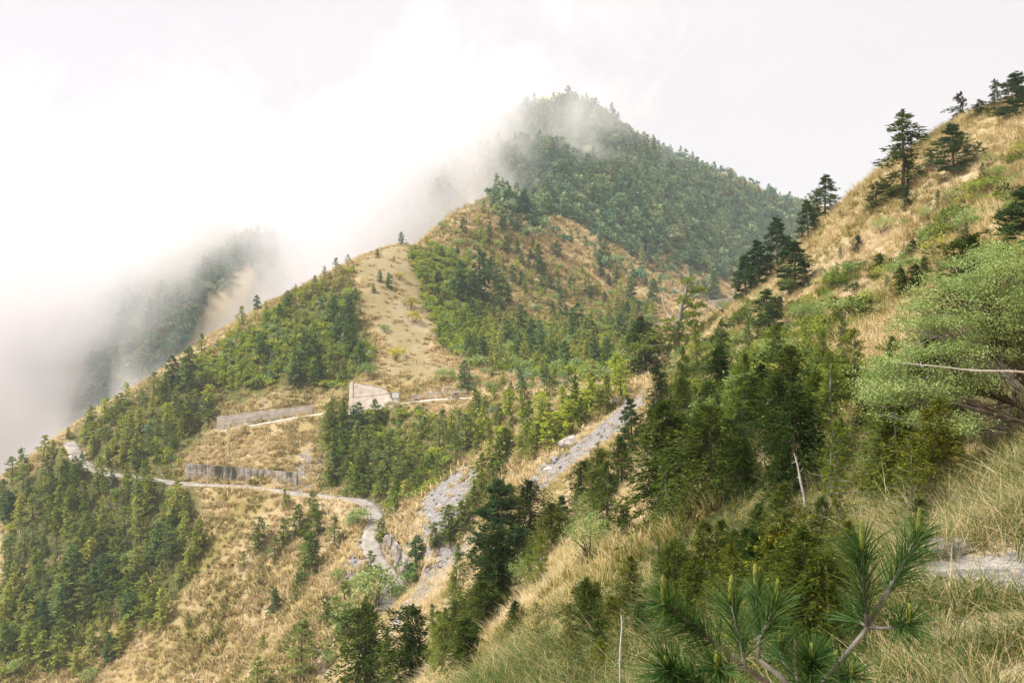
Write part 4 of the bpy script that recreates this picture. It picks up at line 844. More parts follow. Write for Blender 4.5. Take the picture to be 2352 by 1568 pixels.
# the rest of the woods, outlined region by region: (outline, name in words, mix, how many, spacing, height range in m)
ZONES = [
 ([(0,1125),(60,1075),(150,1015),(225,1075),(380,1110),(440,1180),(470,1260),(420,1350),(330,1320),(240,1400),(120,1450),(0,1520)], 'in the lower left wood', (('pine',.34),('spruce',.34),('olive',.22),('leafy',.03),('fir',.07)), 135, 22, (3, 6.8)),
 ([(0,1400),(380,1340),(375,1440),(260,1540),(230,1568),(0,1568)], 'in the bottom left corner', (('spruce',.45),('olive',.2),('silver',.12),('leafy',.1),('fir',.13)), 34, 32, (4, 7)),
 ([(190,1000),(250,950),(400,860),(480,880),(500,925),(485,990),(430,1010),(400,1060),(300,1085),(200,1060)], 'beside the road at left', (('pine',.4),('olive',.3),('spruce',.15),('young',.15)), 62, 19, (3, 5.8)),
 ([(430,850),(560,745),(700,665),(810,620),(832,745),(860,830),(800,895),(640,885),(500,905)], 'on the bright slope above the wall', (('young',.62),('olive',.16),('spruce',.12),('pine',.10)), 150, 15, (2.0, 3.8)),
 ([(940,590),(990,560),(1080,600),(1060,690),(1150,740),(1080,800),(1010,790),(985,720)], 'right of the turf strip', (('young',.65),('fir',.1),('leafy',.25)), 85, 14, (2.5, 4.5)),
 ([(1040,720),(1180,735),(1300,750),(1500,700),(1490,790),(1380,850),(1200,862),(1080,850)], 'in the hollow plantation', (('olive',.72),('fir',.14),('leafy',.14)), 160, 14, (3.5, 6)),
 ([(1010,520),(1120,470),(1230,560),(1400,640),(1500,690),(1480,720),(1300,740),(1170,700),(1080,600)], 'on the straw upper slope', (('young',.38),('leafy',.25),('fir',.25),('pine',.12)), 105, 17, (2.2, 6)),
 ([(745,945),(860,965),(940,960),(1080,945),(1130,950),(1075,1050),(990,1110),(900,1195),(850,1150),(760,1120)], 'in the wood under the upper road', (('spruce',.45),('pine',.27),('olive',.28)), 72, 21, (3.2, 6.5)),
 ([(1090,930),(1240,880),(1420,890),(1440,910),(1350,980),(1200,1070),(1130,1100),(1090,1050)], 'on the grass left of the gully', (('spruce',.5),('young',.25),('olive',.25)), 48, 24, (2.5, 5)),
 ([(1090,850),(1300,860),(1450,830),(1460,870),(1250,900),(1090,920),(1010,890)], 'around the saddle', (('leafy',.5),('young',.2),('spruce',.3)), 40, 18, (2, 4)),
 ([(500,1300),(720,1180),(800,1200),(760,1300),(690,1330)], 'on the straw slope left of the road bend', (('spruce',.6),('pine',.4)), 8, 40, (3, 6)),
 ([(900,1230),(1100,1090),(1170,1100),(1100,1200),(1000,1290),(960,1300)], 'between the scree and the gully', (('spruce',.6),('olive',.25),('leafy',.15)), 18, 26, (3, 6)),
 ([(760,1340),(890,1290),(920,1380),(860,1480),(780,1540),(700,1568),(740,1450)], 'around the valley floor', (('leafy',.35),('silver',.2),('spruce',.45)), 16, 32, (2, 4.5)),
]
NEARZ = [
 ([(1480,1000),(1600,900),(1750,870),(1900,900),(2060,950),(2130,1060),(2080,1180),(1880,1150),(1640,1180),(1520,1260),(1460,1180)], 'in the near wood', (('spruce_hi',.5),('sparse_hi',.5)), 26, 42, (1.8, 3.6)),
 ([(1130,1180),(1260,1150),(1440,1110),(1440,1260),(1300,1360),(1180,1440),(1080,1500),(1010,1500),(1040,1330)], 'on the near slope right of the gully', (('spruce_hi',.5),('sparse_hi',.35),('leafy_hi',.15)), 24, 42, (2.0, 4.2)),
 ([(1640,700),(1900,600),(2100,500),(2300,400),(2200,640),(1980,740),(1800,800),(1660,800)], 'on the straw part of the near slope', (('sparse_hi',.25),('leafy_hi',.4),('spruce_hi',.35)), 46, 34, (.8, 2.2)),
]
NEARZ += [
 ([(1330,1420),(1480,1310),(1640,1260),(1850,1210),(1960,1230),(1960,1568),(1330,1568)], 'on the near mound', (('lush_hi',.6),('tip_hi',.4)), 42, 38, (.4, 1.05)),
 ([(1080,1568),(1330,1450),(1400,1568)], 'on the lower lip of the mound', (('tip_hi',.7),('lush_hi',.3)), 6, 60, (.5, .9)),
 ([(870,1470),(1000,1390),(1100,1430),(1100,1568),(840,1568)], 'at the bottom edge by the gully', (('spruce_hi',.5),('sparse_hi',.5)), 12, 38, (2.0, 4.0)),
 ([(1500,1330),(1700,1280),(1900,1330),(1900,1540),(1560,1540)], 'in the thicket behind the pine sprays', (('lush_hi',1.0),), 14, 55, (.7, 1.2)),
 ([(2050,1000),(2200,1010),(2180,1200),(2050,1220)], 'in the shade above the trail bend', (('lush_hi',.6),('spruce_hi',.4)), 10, 40, (.8, 2.0)),
]
LOOK.update({'lush_hi': 'bushy spruce', 'tip_hi': 'yellow-tipped sapling', 'spruce_hi': 'dark conifer', 'sparse_hi': 'thin conifer', 'leafy_hi': 'small leafy shrub'})
CAP = 290
cand = []
for zi, (L, words, mixk, cnt, sp, hr) in enumerate(ZONES+NEARZ):
    near = zi >= len(ZONES)
    for px, py, b in pts_in([L], cnt, 1000+zi, sp, None if near else (75, 900)):
        u = rt.random(); acc = 0; kd = mixk[-1][0]
        for k_, w_ in mixk:
            acc += w_
            if u < acc: kd = k_; break
        if near and srcat(b[0], b[1]) != 0: continue
        if any(float(seg_dist(np.array(b[0]), np.array(b[1]), P_)[0]) < w_+1.0 for P_, w_ in ROADKEEP): continue
        if not near and px > 490 and px < 730 and 930 < py < 1000: continue
        ht_ = rt.uniform(*hr)/b[1]*F
        if any(inpoly(px, py-ht_*q_, L_) for L_ in CLEAR for q_ in (0, .5, .9)): continue
        h = ht_*b[1]/F*(1.25 if kd == 'fir' else 1)*(.55 if kd in ('leafy', 'silver') else 1)
        if kd in ('leafy_hi',): h = min(h, 2.2)
        cand.append((h/b[1], kd, px, py, b, h, words))
cand.sort(key=lambda c: -c[0])
chosen = []
for c in cand:
    kd = c[1]; nm = NAMES[kd][0]
    if COUNT.get(nm, 0) >= CAP: TOOMANY.append((kd, c[4], c[5])); continue
    COUNT[nm] = COUNT.get(nm, 0)+1; chosen.append(c)
# words that single each one out: size, look, part of its wood, then order from the left among its like
zones_px = {}
for c in chosen: zones_px.setdefault(c[6], []).append((c[2], c[3], c[5]))
cls = {}
for c in chosen:
    Z_ = zones_px[c[6]]; hs_ = sorted(z_[2] for z_ in Z_); x0, x1 = min(z_[0] for z_ in Z_), max(z_[0] for z_ in Z_); y0, y1 = min(z_[1] for z_ in Z_), max(z_[1] for z_ in Z_)
    rk = hs_.index(c[5])/len(hs_); size = 'small' if rk < .34 else 'middling' if rk < .7 else 'tall'
    u = (c[2]-x0)/(x1-x0+1e-6); v = (c[3]-y0)/(y1-y0+1e-6)
    vert = 'high' if v < .22 else 'upper' if v < .45 else 'lower' if v < .7 else 'low'; hor = 'far left' if u < .2 else 'left' if u < .42 else 'middle' if u < .6 else 'right' if u < .8 else 'far right'
    cls.setdefault((size, LOOK[c[1]], vert, hor, c[6]), []).append(c)
ORD = ['leftmost', 'second from left', 'third from left', 'fourth from left', 'fifth from left', 'sixth from left', 'seventh from left', 'eighth from left', 'ninth from left', 'tenth from left']
for (size, look, vert, hor, words), L in cls.items():
    L.sort(key=lambda c: c[2])
    for i, (sz_, kd, px, py, b, h, _) in enumerate(L):
        lab = f'{size} {look} {words}, {vert} {hor}' + ('' if len(L) == 1 else ', '+ORD[min(i, 9)])
        if len(lab.replace(',', ' ').replace('-', ' ').split()) > 15: lab = lab.replace(' the ', ' ').replace('middling', 'mid')
        if len(lab.replace(',', ' ').replace('-', ' ').split()) > 15: lab = lab.replace(' from left', '').replace('bright young', 'bright')
        COUNT[NAMES[kd][0]] -= 1; plant(kd, b, h, lab, 'trees '+words, wide=rt.uniform(.95, 1.3))
# ------------------------------------------------------------------ things that stand alone near the camera
def limb_tree_gnarled():
    b = un(1556, 800, 122); b = (b[0], b[1], float(Hz(b[0], b[1])))
    o = thing('gnarled_pine', 'half-dead gnarled pine with bare white limbs above the gully head', 'tree', b); S = 122/F
    def q(px, py, dy=0.0): return np.array([(px-1556)*S, dy, (CY-py)*S-b[2]])
    r = np.random.default_rng(4)
    trunk = [q(1556,815), q(1553,770), q(1560,735), q(1566,700), q(1575,670), q(1578,645)]
    limbs = [[q(1553,760), q(1530,748), q(1505,742)], [q(1556,745), q(1535,720,1), q(1525,690,1), q(1523,672,1)], [q(1560,735), q(1590,722), q(1615,716)], [q(1563,715), q(1585,700), q(1605,705)],
             [q(1568,695), q(1590,672), q(1612,668)], [q(1572,680), q(1556,668), q(1545,662)], [q(1552,780), q(1520,775), q(1478,770)], [q(1552,775), q(1590,768,1), q(1622,765,1)], [q(1552,795), q(1510,792,-1), q(1470,795,-1)]]
    put('trunk', mk_mesh('trunk', *tube(smooth_line(trunk, 5), np.linspace(.5, .10, 26), 7), [M_BARKG], True), o)
    for i, L in enumerate(limbs):
        P = smooth_line(L, 5); put('limb', mk_mesh('limb', *tube(P, np.linspace(.17, .04, len(P)), 5), [M_DEAD if i in (0, 1, 5, 6) else M_BARKG], True), o)
    C = []
    for px, py, n_, sx, sy in ((1580,645,16,14,7),(1600,665,26,24,6),(1570,690,26,20,8),(1598,702,26,22,6),(1540,755,34,30,8),(1590,745,40,34,10),(1560,775,50,44,12),(1500,772,30,30,8),(1600,775,40,30,10),(1480,796,34,34,9),(1540,796,46,40,10),(1530,735,14,20,6),(1585,722,24,22,6)):
        for _ in range(n_): C.append(q(px+r.normal(0, sx*.5), py+r.normal(0, sy*.5), r.normal(0, 1.0)))
    C = np.array(C); nd = 12; D = unit(r.normal(0, 1, (len(C)*nd, 3))*np.array([1, 1, .6])+np.array([0, 0, .25])); N = unit(r.normal(0, 1, D.shape)+np.array([0, 0, .5]))
    put('crown', leaf_mesh('crown', diamonds(np.repeat(C, nd, 0), D, N, .62*r.uniform(.6, 1.2, len(D)), .16), M_SPR, r), o)
limb_tree_gnarled()

def snag(name, P, r0, r1, label, stubs, seed):
    r = np.random.default_rng(seed); P = smooth_line(P, 8); o = thing(name, label, 'dead tree', tuple(P[0])); Q0 = P-P[0]
    n = len(Q0); rad = np.linspace(r0, r1, n)*r.uniform(.88, 1.12, n)
    put('trunk', mk_mesh('trunk', *tube(Q0, rad, 7), [M_DEAD], True), o)
    for i in range(stubs):
        j = r.integers(n//5, n-1); d = unit(r.normal(0, 1, 3)); L = r.uniform(1.5, 4)*r0
        put('stub', mk_mesh('stub', *tube(np.array([Q0[j], Q0[j]+d*L*.6, Q0[j]+d*L+np.array([0, 0, .2*L])]), [rad[j]*.45, rad[j]*.3, rad[j]*.1], 5), [M_DEAD], True), o)
d_ = 15.0
snag('dead_snag', np.array([un(1851, 1180, d_), un(1846, 1140, d_), un(1838, 1100, d_), un(1831, 1065, d_), un(1824, 1040, d_)]), .030, .010, 'white dead snag standing in front of the black-green spruce', 9, 3)
snag('fallen_trunk', np.array([un(2420, 862, 15.2), un(2330, 853, 14.9), un(2240, 851, 14.6), un(2150, 841, 14.3), un(2050, 832, 14.0)]), .026, .007, 'bare white trunk lying across the silvery shrub', 16, 5)
snag('dead_sapling', np.array([un(1425, 1600, 8.2), un(1424, 1500, 8.2), un(1428, 1440, 8.25), un(1426, 1410, 8.3)]), .011, .003, 'bare grey dead sapling on the mound at the bottom edge', 22, 8)

# the big silvery shrub at right: many stems from one foot
def silvery():
    base = np.array(un(2330, 985, 16.5)); base[2] = float(Hz(base[0], base[1])); r = np.random.default_rng(12)
    o = thing('silvery_shrub', 'large silvery green shrub with many grey stems at the right edge', 'shrub', tuple(base))
    lobes = [(2260,690,165,95,16.5),(2140,755,95,62,16.2),(2345,630,120,75,17.5),(2060,865,95,45,15.6),(2190,850,150,62,15.8),(2075,958,62,20,14.6),(2200,972,52,20,14.6),(2290,590,60,35,18),(2320,780,120,85,17),(2230,625,75,40,17.2),(2400,720,120,130,17.5),(2010,905,48,26,15.2),(2120,905,90,30,15.2)]
    C, lb = [], []
    for i, (px, py, rx, ry, d) in enumerate(lobes):
        n_ = int(rx*ry/62)+12
        for _ in range(n_):
            a = r.uniform(0, 6.28); u = r.random()**.45
            C.append(un(px+math.cos(a)*rx*u, py+math.sin(a)*ry*u, d+r.normal(0, .55))); lb.append(i)
    C = np.array(C); lb = np.array(lb); cp = np.array([pix(c) for c in C]); kp = vnoise(cp[:, 0]/34+3, cp[:, 1]/24, 61)*.7+vnoise(cp[:, 0]/13, cp[:, 1]/10, 62)*.3 > .40
    C = C[kp]-base; lb = lb[kp]
    stems = [(np.array([r.normal(0, .25), r.normal(0, .25), -.2])) for _ in range(11)]
    for i in range(len(lobes)):
        cs_ = C[lb == i]; m_ = cs_.mean(0); s0 = stems[i % 11]
        k_ = s0*.5+m_*.45+np.array([.25, 0, .35*abs(m_[2])*.4]); P = smooth_line([s0, s0*.6+k_*.4+np.array([.1, 0, .15]), k_, m_], 6)
        put('stem', mk_mesh('stem', *tube(P, np.linspace(.040, .014, len(P)), 6), [M_BARKG], True), o)
        L = []
        for c in cs_[::2]:
            t0 = P[r.integers(len(P)//2, len(P))]; mid = (t0+c)/2+r.normal(0, .10, 3); L.append((np.array([t0, mid, c]), [.014, .009, .004]))
        put('twigs', mk_mesh('twigs', *tubes(L, 4), [M_BARKG if i % 2 else M_BARK], True), o)
        nd = 76; Pn = np.repeat(cs_, nd, 0)+r.normal(0, .105, (len(cs_)*nd, 3))*np.array([1.4, 1.4, .5])
        D = unit(r.normal(0, 1, Pn.shape)+np.array([0, 0, .4])); N = unit(r.normal(0, 1, Pn.shape)+np.array([0, 0, 1.0]))
        tv = np.clip(np.repeat(r.random(len(cs_)), nd)*.75+r.random(len(Pn))*.25, 0, 1)
        put('foliage', leaf_mesh('foliage', diamonds(Pn, D, N, .043*r.uniform(.6, 1.3, len(Pn)), .026), M_SIL, r, tv), o)
silvery()

# pine sprays right in front of the lens: stems, candles, needles
t = NT('pine needle'); f = t.math('ADD', t.math('MULTIPLY', t.attr('tint'), .8), .1)
M_NEED = t.surf(t.ramp(f, [(0.1, (0.016, 0.050, 0.008)), (0.5, (0.036, 0.090, 0.017)), (0.9, (0.11, 0.175, 0.045))]), 0.5, trans=.25, spec=.15)
t = NT('candle'); M_CAND = t.surf(t.ramp(t.noise(60, 3, t.pos()), [(0.35, (0.075, 0.10, 0.012)), (0.65, (0.21, 0.22, 0.035))]), 0.7, t.noise(160, 2, t.pos()), .8, .004)
t = NT('pine twig'); M_TWIG = t.surf(t.ramp(t.noise(25, 4, t.pos(), .7), [(0.35, (0.07, 0.06, 0.042)), (0.65, (0.22, 0.20, 0.17))]), 0.85, t.noise(60, 3, t.pos()), .6, .004)
def sprays():
    r = np.random.default_rng(21); root = np.array([0.86, 2.55, 0.0]); root[2] = float(Hz(root[0], root[1]))
    o = thing('young_pine', 'young pine with long green needles and yellow candles filling the bottom foreground', 'tree', tuple(root))
    def q(px, py, d=2.4): return np.array(un(px, py, d))-root
    J = q(1850, 1640, 2.5); put('stem', mk_mesh('stem', *tube(smooth_line([np.array([0, 0, -.15]), J*.5+np.array([.02, 0, 0]), J], 6), np.linspace(.026, .016, 13), 8), [M_TWIG], True), o)
    S = [  # path, radius, candle top, needle share
     ([J, q(1892,1568,2.35), q(1945,1500,2.3), q(1992,1441,2.3)], .0090, None, 0),
     ([q(1992,1441,2.3), q(1984,1350,2.28), q(1980,1262,2.27)], .0065, q(1980,1191,2.27), .95),
     ([q(1992,1441,2.3), q(2050,1340,2.33), q(2109,1229,2.36)], .0085, q(2112,1163,2.36), .62),
     ([q(1992,1441,2.3), q(2045,1441,2.2), q(2086,1428,2.12)], .0050, q(2089,1383,2.12), .45),
     ([q(1992,1441,2.3), q(1978,1430,2.35), q(1966,1418,2.4)], .0045, q(1964,1380,2.4), .7),
     ([J, q(1761,1568,2.35), q(1711,1532,2.3)], .0105, None, 0),
     ([q(1711,1532,2.3), q(1646,1479,2.27), q(1580,1428,2.25), q(1526,1385,2.22)], .0075, q(1522,1318,2.22), .75),
     ([q(1711,1532,2.3), q(1702,1480,2.32), q(1690,1430,2.34), q(1680,1387,2.36)], .0062, q(1680,1318,2.36), .9),
     ([J, q(1805,1568,2.45), q(1742,1512,2.5)], .0100, None, 0),
     ([q(1742,1512,2.5), q(1744,1471,2.5), q(1765,1428,2.5), q(1784,1391,2.5)], .0070, q(1787,1327,2.5), .7),
     ([q(1743,1475,2.5), q(1738,1420,2.56), q(1737,1362,2.6)], .0052, q(1734,1292,2.6), .9),
     ([q(1711,1532,2.3), q(1680,1535,2.2), q(1646,1535,2.12)], .0058, q(1645,1491,2.12), .55),
     ([J, q(1828,1540,2.5), q(1825,1466,2.5)], .0065, None, 0),
     ([J, q(1858,1560,2.3), q(1866,1517,2.26)], .0050, q(1863,1474,2.26), .8),
     ([q(1905,1552,2.34), q(1932,1556,2.25), q(1955,1553,2.2)], .0050, q(1957,1517,2.2), .6),
     ([J, q(1700,1600,2.2), q(1600,1575,2.1), q(1529,1535,2.05)], .0065, q(1529,1500,2.05), .45),
     ([J, q(1860,1600,2.5), q(1800,1520,2.65), q(1790,1480,2.7)], .0055, q(1790,1440,2.7), .6),
     ([J, q(1900,1590,2.6), q(1920,1530,2.7)], .0050, q(1921,1490,2.7), .7),
    ]
    for pts, rad, cand_, share in S:
        P = smooth_line(pts, 7); put('branch', mk_mesh('branch', *tube(P, np.linspace(rad, rad*.62, len(P)), 7), [M_TWIG], True), o)
        if cand_ is None: continue
        e = P[-1]; dv = cand_-e; Lc = np.linalg.norm(dv)
        for c_ in range(2 if Lc > .06 else 1):
            jx = np.array([r.normal(0, .006), r.normal(0, .006), 0]) if c_ else np.zeros(3); sc_ = .62 if c_ else 1.0
            pr_ = [.0, .25, .6, .9, 1.0]; rd = np.array([.005, .0078, .0070, .0050, .0015])*(.8+.3*Lc/.08)*(.8 if c_ else 1)
            put('candle', mk_mesh('candle', *tube(np.array([e+dv*sc_*u+jx*min(1, u*3) for u in pr_]), rd, 8), [M_CAND], True), o)
        seg = np.linalg.norm(np.diff(P, axis=0), axis=1).sum(); nN = int(430*max(.35, share*seg/.25))
        u = 1-share*r.random(nN)**1.15; fi = u*(len(P)-1); i0 = np.minimum(fi.astype(int), len(P)-2); B_ = P[i0]+(P[i0+1]-P[i0])*(fi-i0)[:, None]
        ax = unit(P[i0+1]-P[i0]); rnd = unit(np.cross(ax, r.normal(0, 1, (nN, 3)))); op = np.radians(r.uniform(18, 62, nN))
        D = unit(ax*np.cos(op)[:, None]+rnd*np.sin(op)[:, None]); Ln = r.uniform(.08, .135, nN)
        side = unit(np.cross(D, r.normal(0, 1, (nN, 3)))); w_ = .0011
        droop = np.array([0, 0, -1.])*(Ln*.10)[:, None]
        m_ = B_+D*(Ln*.55)[:, None]+droop*.3; tip = B_+D*Ln[:, None]+droop
        V = np.stack([B_-side*w_, B_+side*w_, m_+side*w_, m_-side*w_, tip], 1); k_ = np.arange(nN)[:, None]*5
        Fc = np.concatenate([k_+np.array([[0, 1, 2]]), k_+np.array([[0, 2, 3]]), k_+np.array([[3, 2, 4]])])
        me = mk_mesh('needles', V.reshape(-1, 3), Fc, [M_NEED]); vattr(me, 'tint', np.repeat(r.random(nN), 5)); put('needles', me, o)
sprays()
# ------------------------------------------------------------------ uncountable cover: grass, far forest, loose stones (scattered copies)
def scatter(name, protos, P, rot, scl, extra, label):
    me = bpy.data.meshes.new(name); me.vertices.add(len(P)); me.vertices.foreach_set('co', np.asarray(P, np.float32).ravel())
    a = me.attributes.new('rot', 'FLOAT_VECTOR', 'POINT'); a.data.foreach_set('vector', np.asarray(rot, np.float32).ravel())
    a = me.attributes.new('scl', 'FLOAT_VECTOR', 'POINT'); a.data.foreach_set('vector', np.asarray(scl, np.float32).ravel())
    vattr(me, 'gi', extra)
    c = bpy.data.collections.new(name+'_kinds')
    for i, pm in enumerate(protos): c.objects.link(bpy.data.objects.new(f'{name}_kind', pm))
    o = put(name, me, kind='stuff', label=label)
    g = bpy.data.node_groups.new(name+'_scatter', 'GeometryNodeTree')
    g.interface.new_socket('Geometry', in_out='INPUT', socket_type='NodeSocketGeometry'); g.interface.new_socket('Geometry', in_out='OUTPUT', socket_type='NodeSocketGeometry')
    gi = g.nodes.new('NodeGroupInput'); go = g.nodes.new('NodeGroupOutput'); ip = g.nodes.new('GeometryNodeInstanceOnPoints'); ci = g.nodes.new('GeometryNodeCollectionInfo')
    ci.inputs['Collection'].default_value = c; ci.inputs['Separate Children'].default_value = True; ci.inputs['Reset Children'].default_value = True
    ip.inputs['Pick Instance'].default_value = True
    mp_ = g.nodes.new('GeometryNodeMeshToPoints')
    for an, sk in (('rot', 'Rotation'), ('scl', 'Scale')):
        n_ = g.nodes.new('GeometryNodeInputNamedAttribute'); n_.data_type = 'FLOAT_VECTOR'; n_.inputs['Name'].default_value = an
        g.links.new([s for s in n_.outputs if s.enabled and s.name == 'Attribute'][0], ip.inputs[sk])
    g.links.new(gi.outputs[0], mp_.inputs[0]); g.links.new(mp_.outputs[0], ip.inputs['Points']); g.links.new(ci.outputs[0], ip.inputs['Instance']); g.links.new(ip.outputs[0], go.inputs[0])
    md = o.modifiers.new('scatter', 'NODES'); md.node_group = g
    return o
t = NT('grass blades'); a_ = t.n('ShaderNodeAttribute', attribute_name='gi', attribute_type='INSTANCER').outputs['Fac']
f = t.math('ADD', a_, t.math('MULTIPLY', t.math('SUBTRACT', t.attr('tint'), .5), .55))
M_GRASS = t.surf(t.ramp(f, STRAW), 0.8, trans=0.3, spec=0.05)
t = NT('near grass blades'); a_ = t.n('ShaderNodeAttribute', attribute_name='gi', attribute_type='INSTANCER').outputs['Fac']
f = t.math('ADD', t.math('MULTIPLY', a_, .6), t.math('MULTIPLY', t.math('SUBTRACT', t.attr('tint'), .5), 1.15))
M_GRASSN = t.surf(t.ramp(f, [(-0.0, (0.045, 0.10, 0.016)), (0.16, (0.095, 0.145, 0.026)), (0.30, (0.22, 0.20, 0.05)), (0.45, (0.42, 0.325, 0.135)), (0.75, (0.60, 0.485, 0.28))]), 0.7, trans=0.3, spec=0.08)
def tuft(seed, blades, L, wd, spread, bend, mat, segs=3, lean=0.25):
    r = np.random.default_rng(seed); n = blades
    a = r.uniform(0, 2*np.pi, n); d = np.stack([np.cos(a), np.sin(a)], 1); b0 = r.normal(0, spread*.35, (n, 2)); ln = L*r.uniform(.45, 1.1, n); bd = bend*r.uniform(.4, 1.4, n); s_ = np.stack([-d[:, 1], d[:, 0]], 1)
    rows = []
    for k_ in range(segs+1):
        u = k_/segs; h = ln*(u-.32*bd*u*u); o_ = ln*(bd*.62*u*u)+spread*.2*u; x = b0+d*o_[:, None]; x[:, 0] += lean*ln*u*u
        w_ = wd*(1-u**1.6)*.5+wd*.04
        rows.append(np.concatenate([x-s_*w_, (h)[:, None]], 1)); rows.append(np.concatenate([x+s_*w_, (h)[:, None]], 1))
    V = np.stack(rows, 1); m_ = 2*(segs+1); k_ = np.arange(n)[:, None]*m_
    Fc = np.concatenate([k_+np.array([[2*i, 2*i+1, 2*i+3, 2*i+2]]) for i in range(segs)])
    me = mk_mesh('tuft', V.reshape(-1, 3), Fc, [mat]); vattr(me, 'tint', np.repeat(r.random(n), m_)); return me
def ring(n, r0, r1, seed, thmax=37.0, power=2.0):
    r = np.random.default_rng(seed); th = np.radians(r.uniform(-thmax, thmax, n)); rad = (r0**power+(r1**power-r0**power)*r.random(n))**(1/power)
    return np.sin(th)*rad, np.cos(th)*rad, r
def visible(x, y, z, up, slack=0.0):      # drop what the land itself hides (with a margin)
    tx = x/y; r = np.hypot(x, y); ok = np.ones(len(x), bool); sl = (z+up)/r
    for fr in (.15, .25, .35, .45, .55, .65, .72, .79, .85, .9, .94, .97):
        ok &= Hz(x*fr, y*fr) < sl*r*fr+slack+.02*r
    return ok
def grass(name, protos, n, r0, r1, seed, hs, label, src=None, woodp=0.35, power=2.0, gshift=0.0, ymin=None):
    x, y, r = ring(n, r0, r1, seed, power=power); z = Hz(x, y)
    s_ = mask_at(SRC, x, y); keep = np.ones(len(x), bool)
    if src is not None: keep &= s_ == src
    pxx = CX+F*x/y; pyy = CY-F*z/y; keep &= (pxx > -90) & (pxx < W+90) & (pyy < HP+330) & (pyy > -50)
    keep &= visible(x, y, z, 1.5)
    keep &= ((mask_at(m_scree, x, y) < .2+.5*r.random(len(x))) | ((r.random(len(x)) < .10) & (x > -60) & (y > 40))) & (mask_at(m_earth, x, y) < .3+.5*r.random(len(x))) & (mask_at(m_turf, x, y) < r.random(len(x))*1.08) & ((mask_at(m_wood, x, y) < .5) | (r.random(len(x)) < woodp))
    for nm in ROADS: keep &= seg_dist(x, y, ROADS[nm][0])[0] > ROADS[nm][1]+(.45 if nm != 'trail' else -.02)
    x, y, z = x[keep], y[keep], z[keep]; n = len(x)
    cl = 0.75+.5*vnoise(x/9, y/9, 77) if r1 > 40 else .55+.5*vnoise(x/1.3, y/1.3, 78)+.35*vnoise(x/5, y/5, 79); gf = land_field(x, y)+r.normal(0, .07, n)+gshift-.22*mask_at(m_green, x, y)+(.42*fbm(x, y, 1.9, 3, 91) if r1 < 40 else .25*fbm(x, y, 6.0, 2, 92) if r1 > 200 else .42*fbm(x, y, 5.0, 3, 92)-.05)
    e = .6; gx = (Hz(x+e, y)-Hz(x-e, y))/(2*e); down = np.arctan2(-(Hz(x, y+e)-Hz(x, y-e)), -gx)
    rot = np.stack([r.normal(0, .12, n), r.normal(0, .12, n), down+r.normal(0, .8 if r1 > 40 else 1.5, n)], 1)
    sc = hs*cl*r.uniform(.65, 1.25, n); scl = np.stack([sc*r.uniform(.9, 1.3, n), sc*r.uniform(.9, 1.3, n), sc], 1)
    scatter(name, protos, np.stack([x, y, z-.04], 1), rot, scl, gf, label); return n
near_t = [tuft(1+i, 42, .85, .011, .30, 1.0+.15*i, M_GRASSN, 4) for i in range(5)]
mid_t = [tuft(20+i, 46, 1.0, .035, .55, .9, M_GRASS, 3) for i in range(4)]
far_t = [tuft(40+i, 30, 1.15, .15, 1.0, .8, M_GRASS, 2) for i in range(4)]
grass('grass', near_t, 11000, 2.2, 15, 61, .52, 'long straw and green grass covering the near mound and path edge', 0, .8, power=1.35, gshift=-.2)
grass('grass', near_t, 9000, 13, 34, 62, .72, 'tall tussock grass on the near hillside', 0, .6, power=1.7, gshift=-.06)
grass('grass', mid_t, 34000, 30, 135, 63, .8, 'straw grass on the steep near hillside', 0, .6, power=1.6, gshift=-.01)
grass('grass', far_t, 85000, 85, 330, 64, .95, 'dry tussock grass on the big slope', 1, .22, power=1.5, gshift=.06)
grass('grass', far_t, 26000, 300, 560, 65, 1.5, 'dry grass on the higher slopes', 1, .25, power=1.5, gshift=0.06)
# forest on the mountain, on the far slopes and on the ridge in the cloud
FP = [conifer(200, 9, 2.6, 11, 5, 6, 1.5, .8, M_FAR, prof=.7, droop=.1), conifer(201, 9, 2.2, 11, 5, 6, 1.3, .7, M_FAR, prof=.8), pine(202, 8, 3.0, 12, 5, 6, 1.3, .6, M_FAR), bush(203, 6, 3.0, 30, 8, 1.1, .8, M_FAR), bush(204, 4.5, 2.6, 26, 8, .9, .7, M_FAR)]
def merged(p):                            # trunk and crown of a far tree as one mesh to scatter
    a, b = p['trunk'], p['crown']; va = np.empty(len(a.vertices)*3, np.float32); a.vertices.foreach_get('co', va); vb = np.empty(len(b.vertices)*3, np.float32); b.vertices.foreach_get('co', vb)
    la = np.empty(len(a.loops), np.int32); a.loops.foreach_get('vertex_index', la); lb = np.empty(len(b.loops), np.int32); b.loops.foreach_get('vertex_index', lb)
    tn = np.empty(len(b.vertices), np.float32); b.attributes['tint'].data.foreach_get('value', tn)
    me = mk_mesh('far_tree', np.concatenate([va, vb]).reshape(-1, 3), np.concatenate([la, lb+len(va)//3]).reshape(-1, 4), [a.materials[0], b.materials[0]], midx=np.concatenate([np.zeros(len(la)//4), np.ones(len(lb)//4)]))
    vattr(me, 'tint', np.concatenate([np.zeros(len(va)//3, np.float32)+.5, tn])); return me
FM = [merged(p) for p in FP]
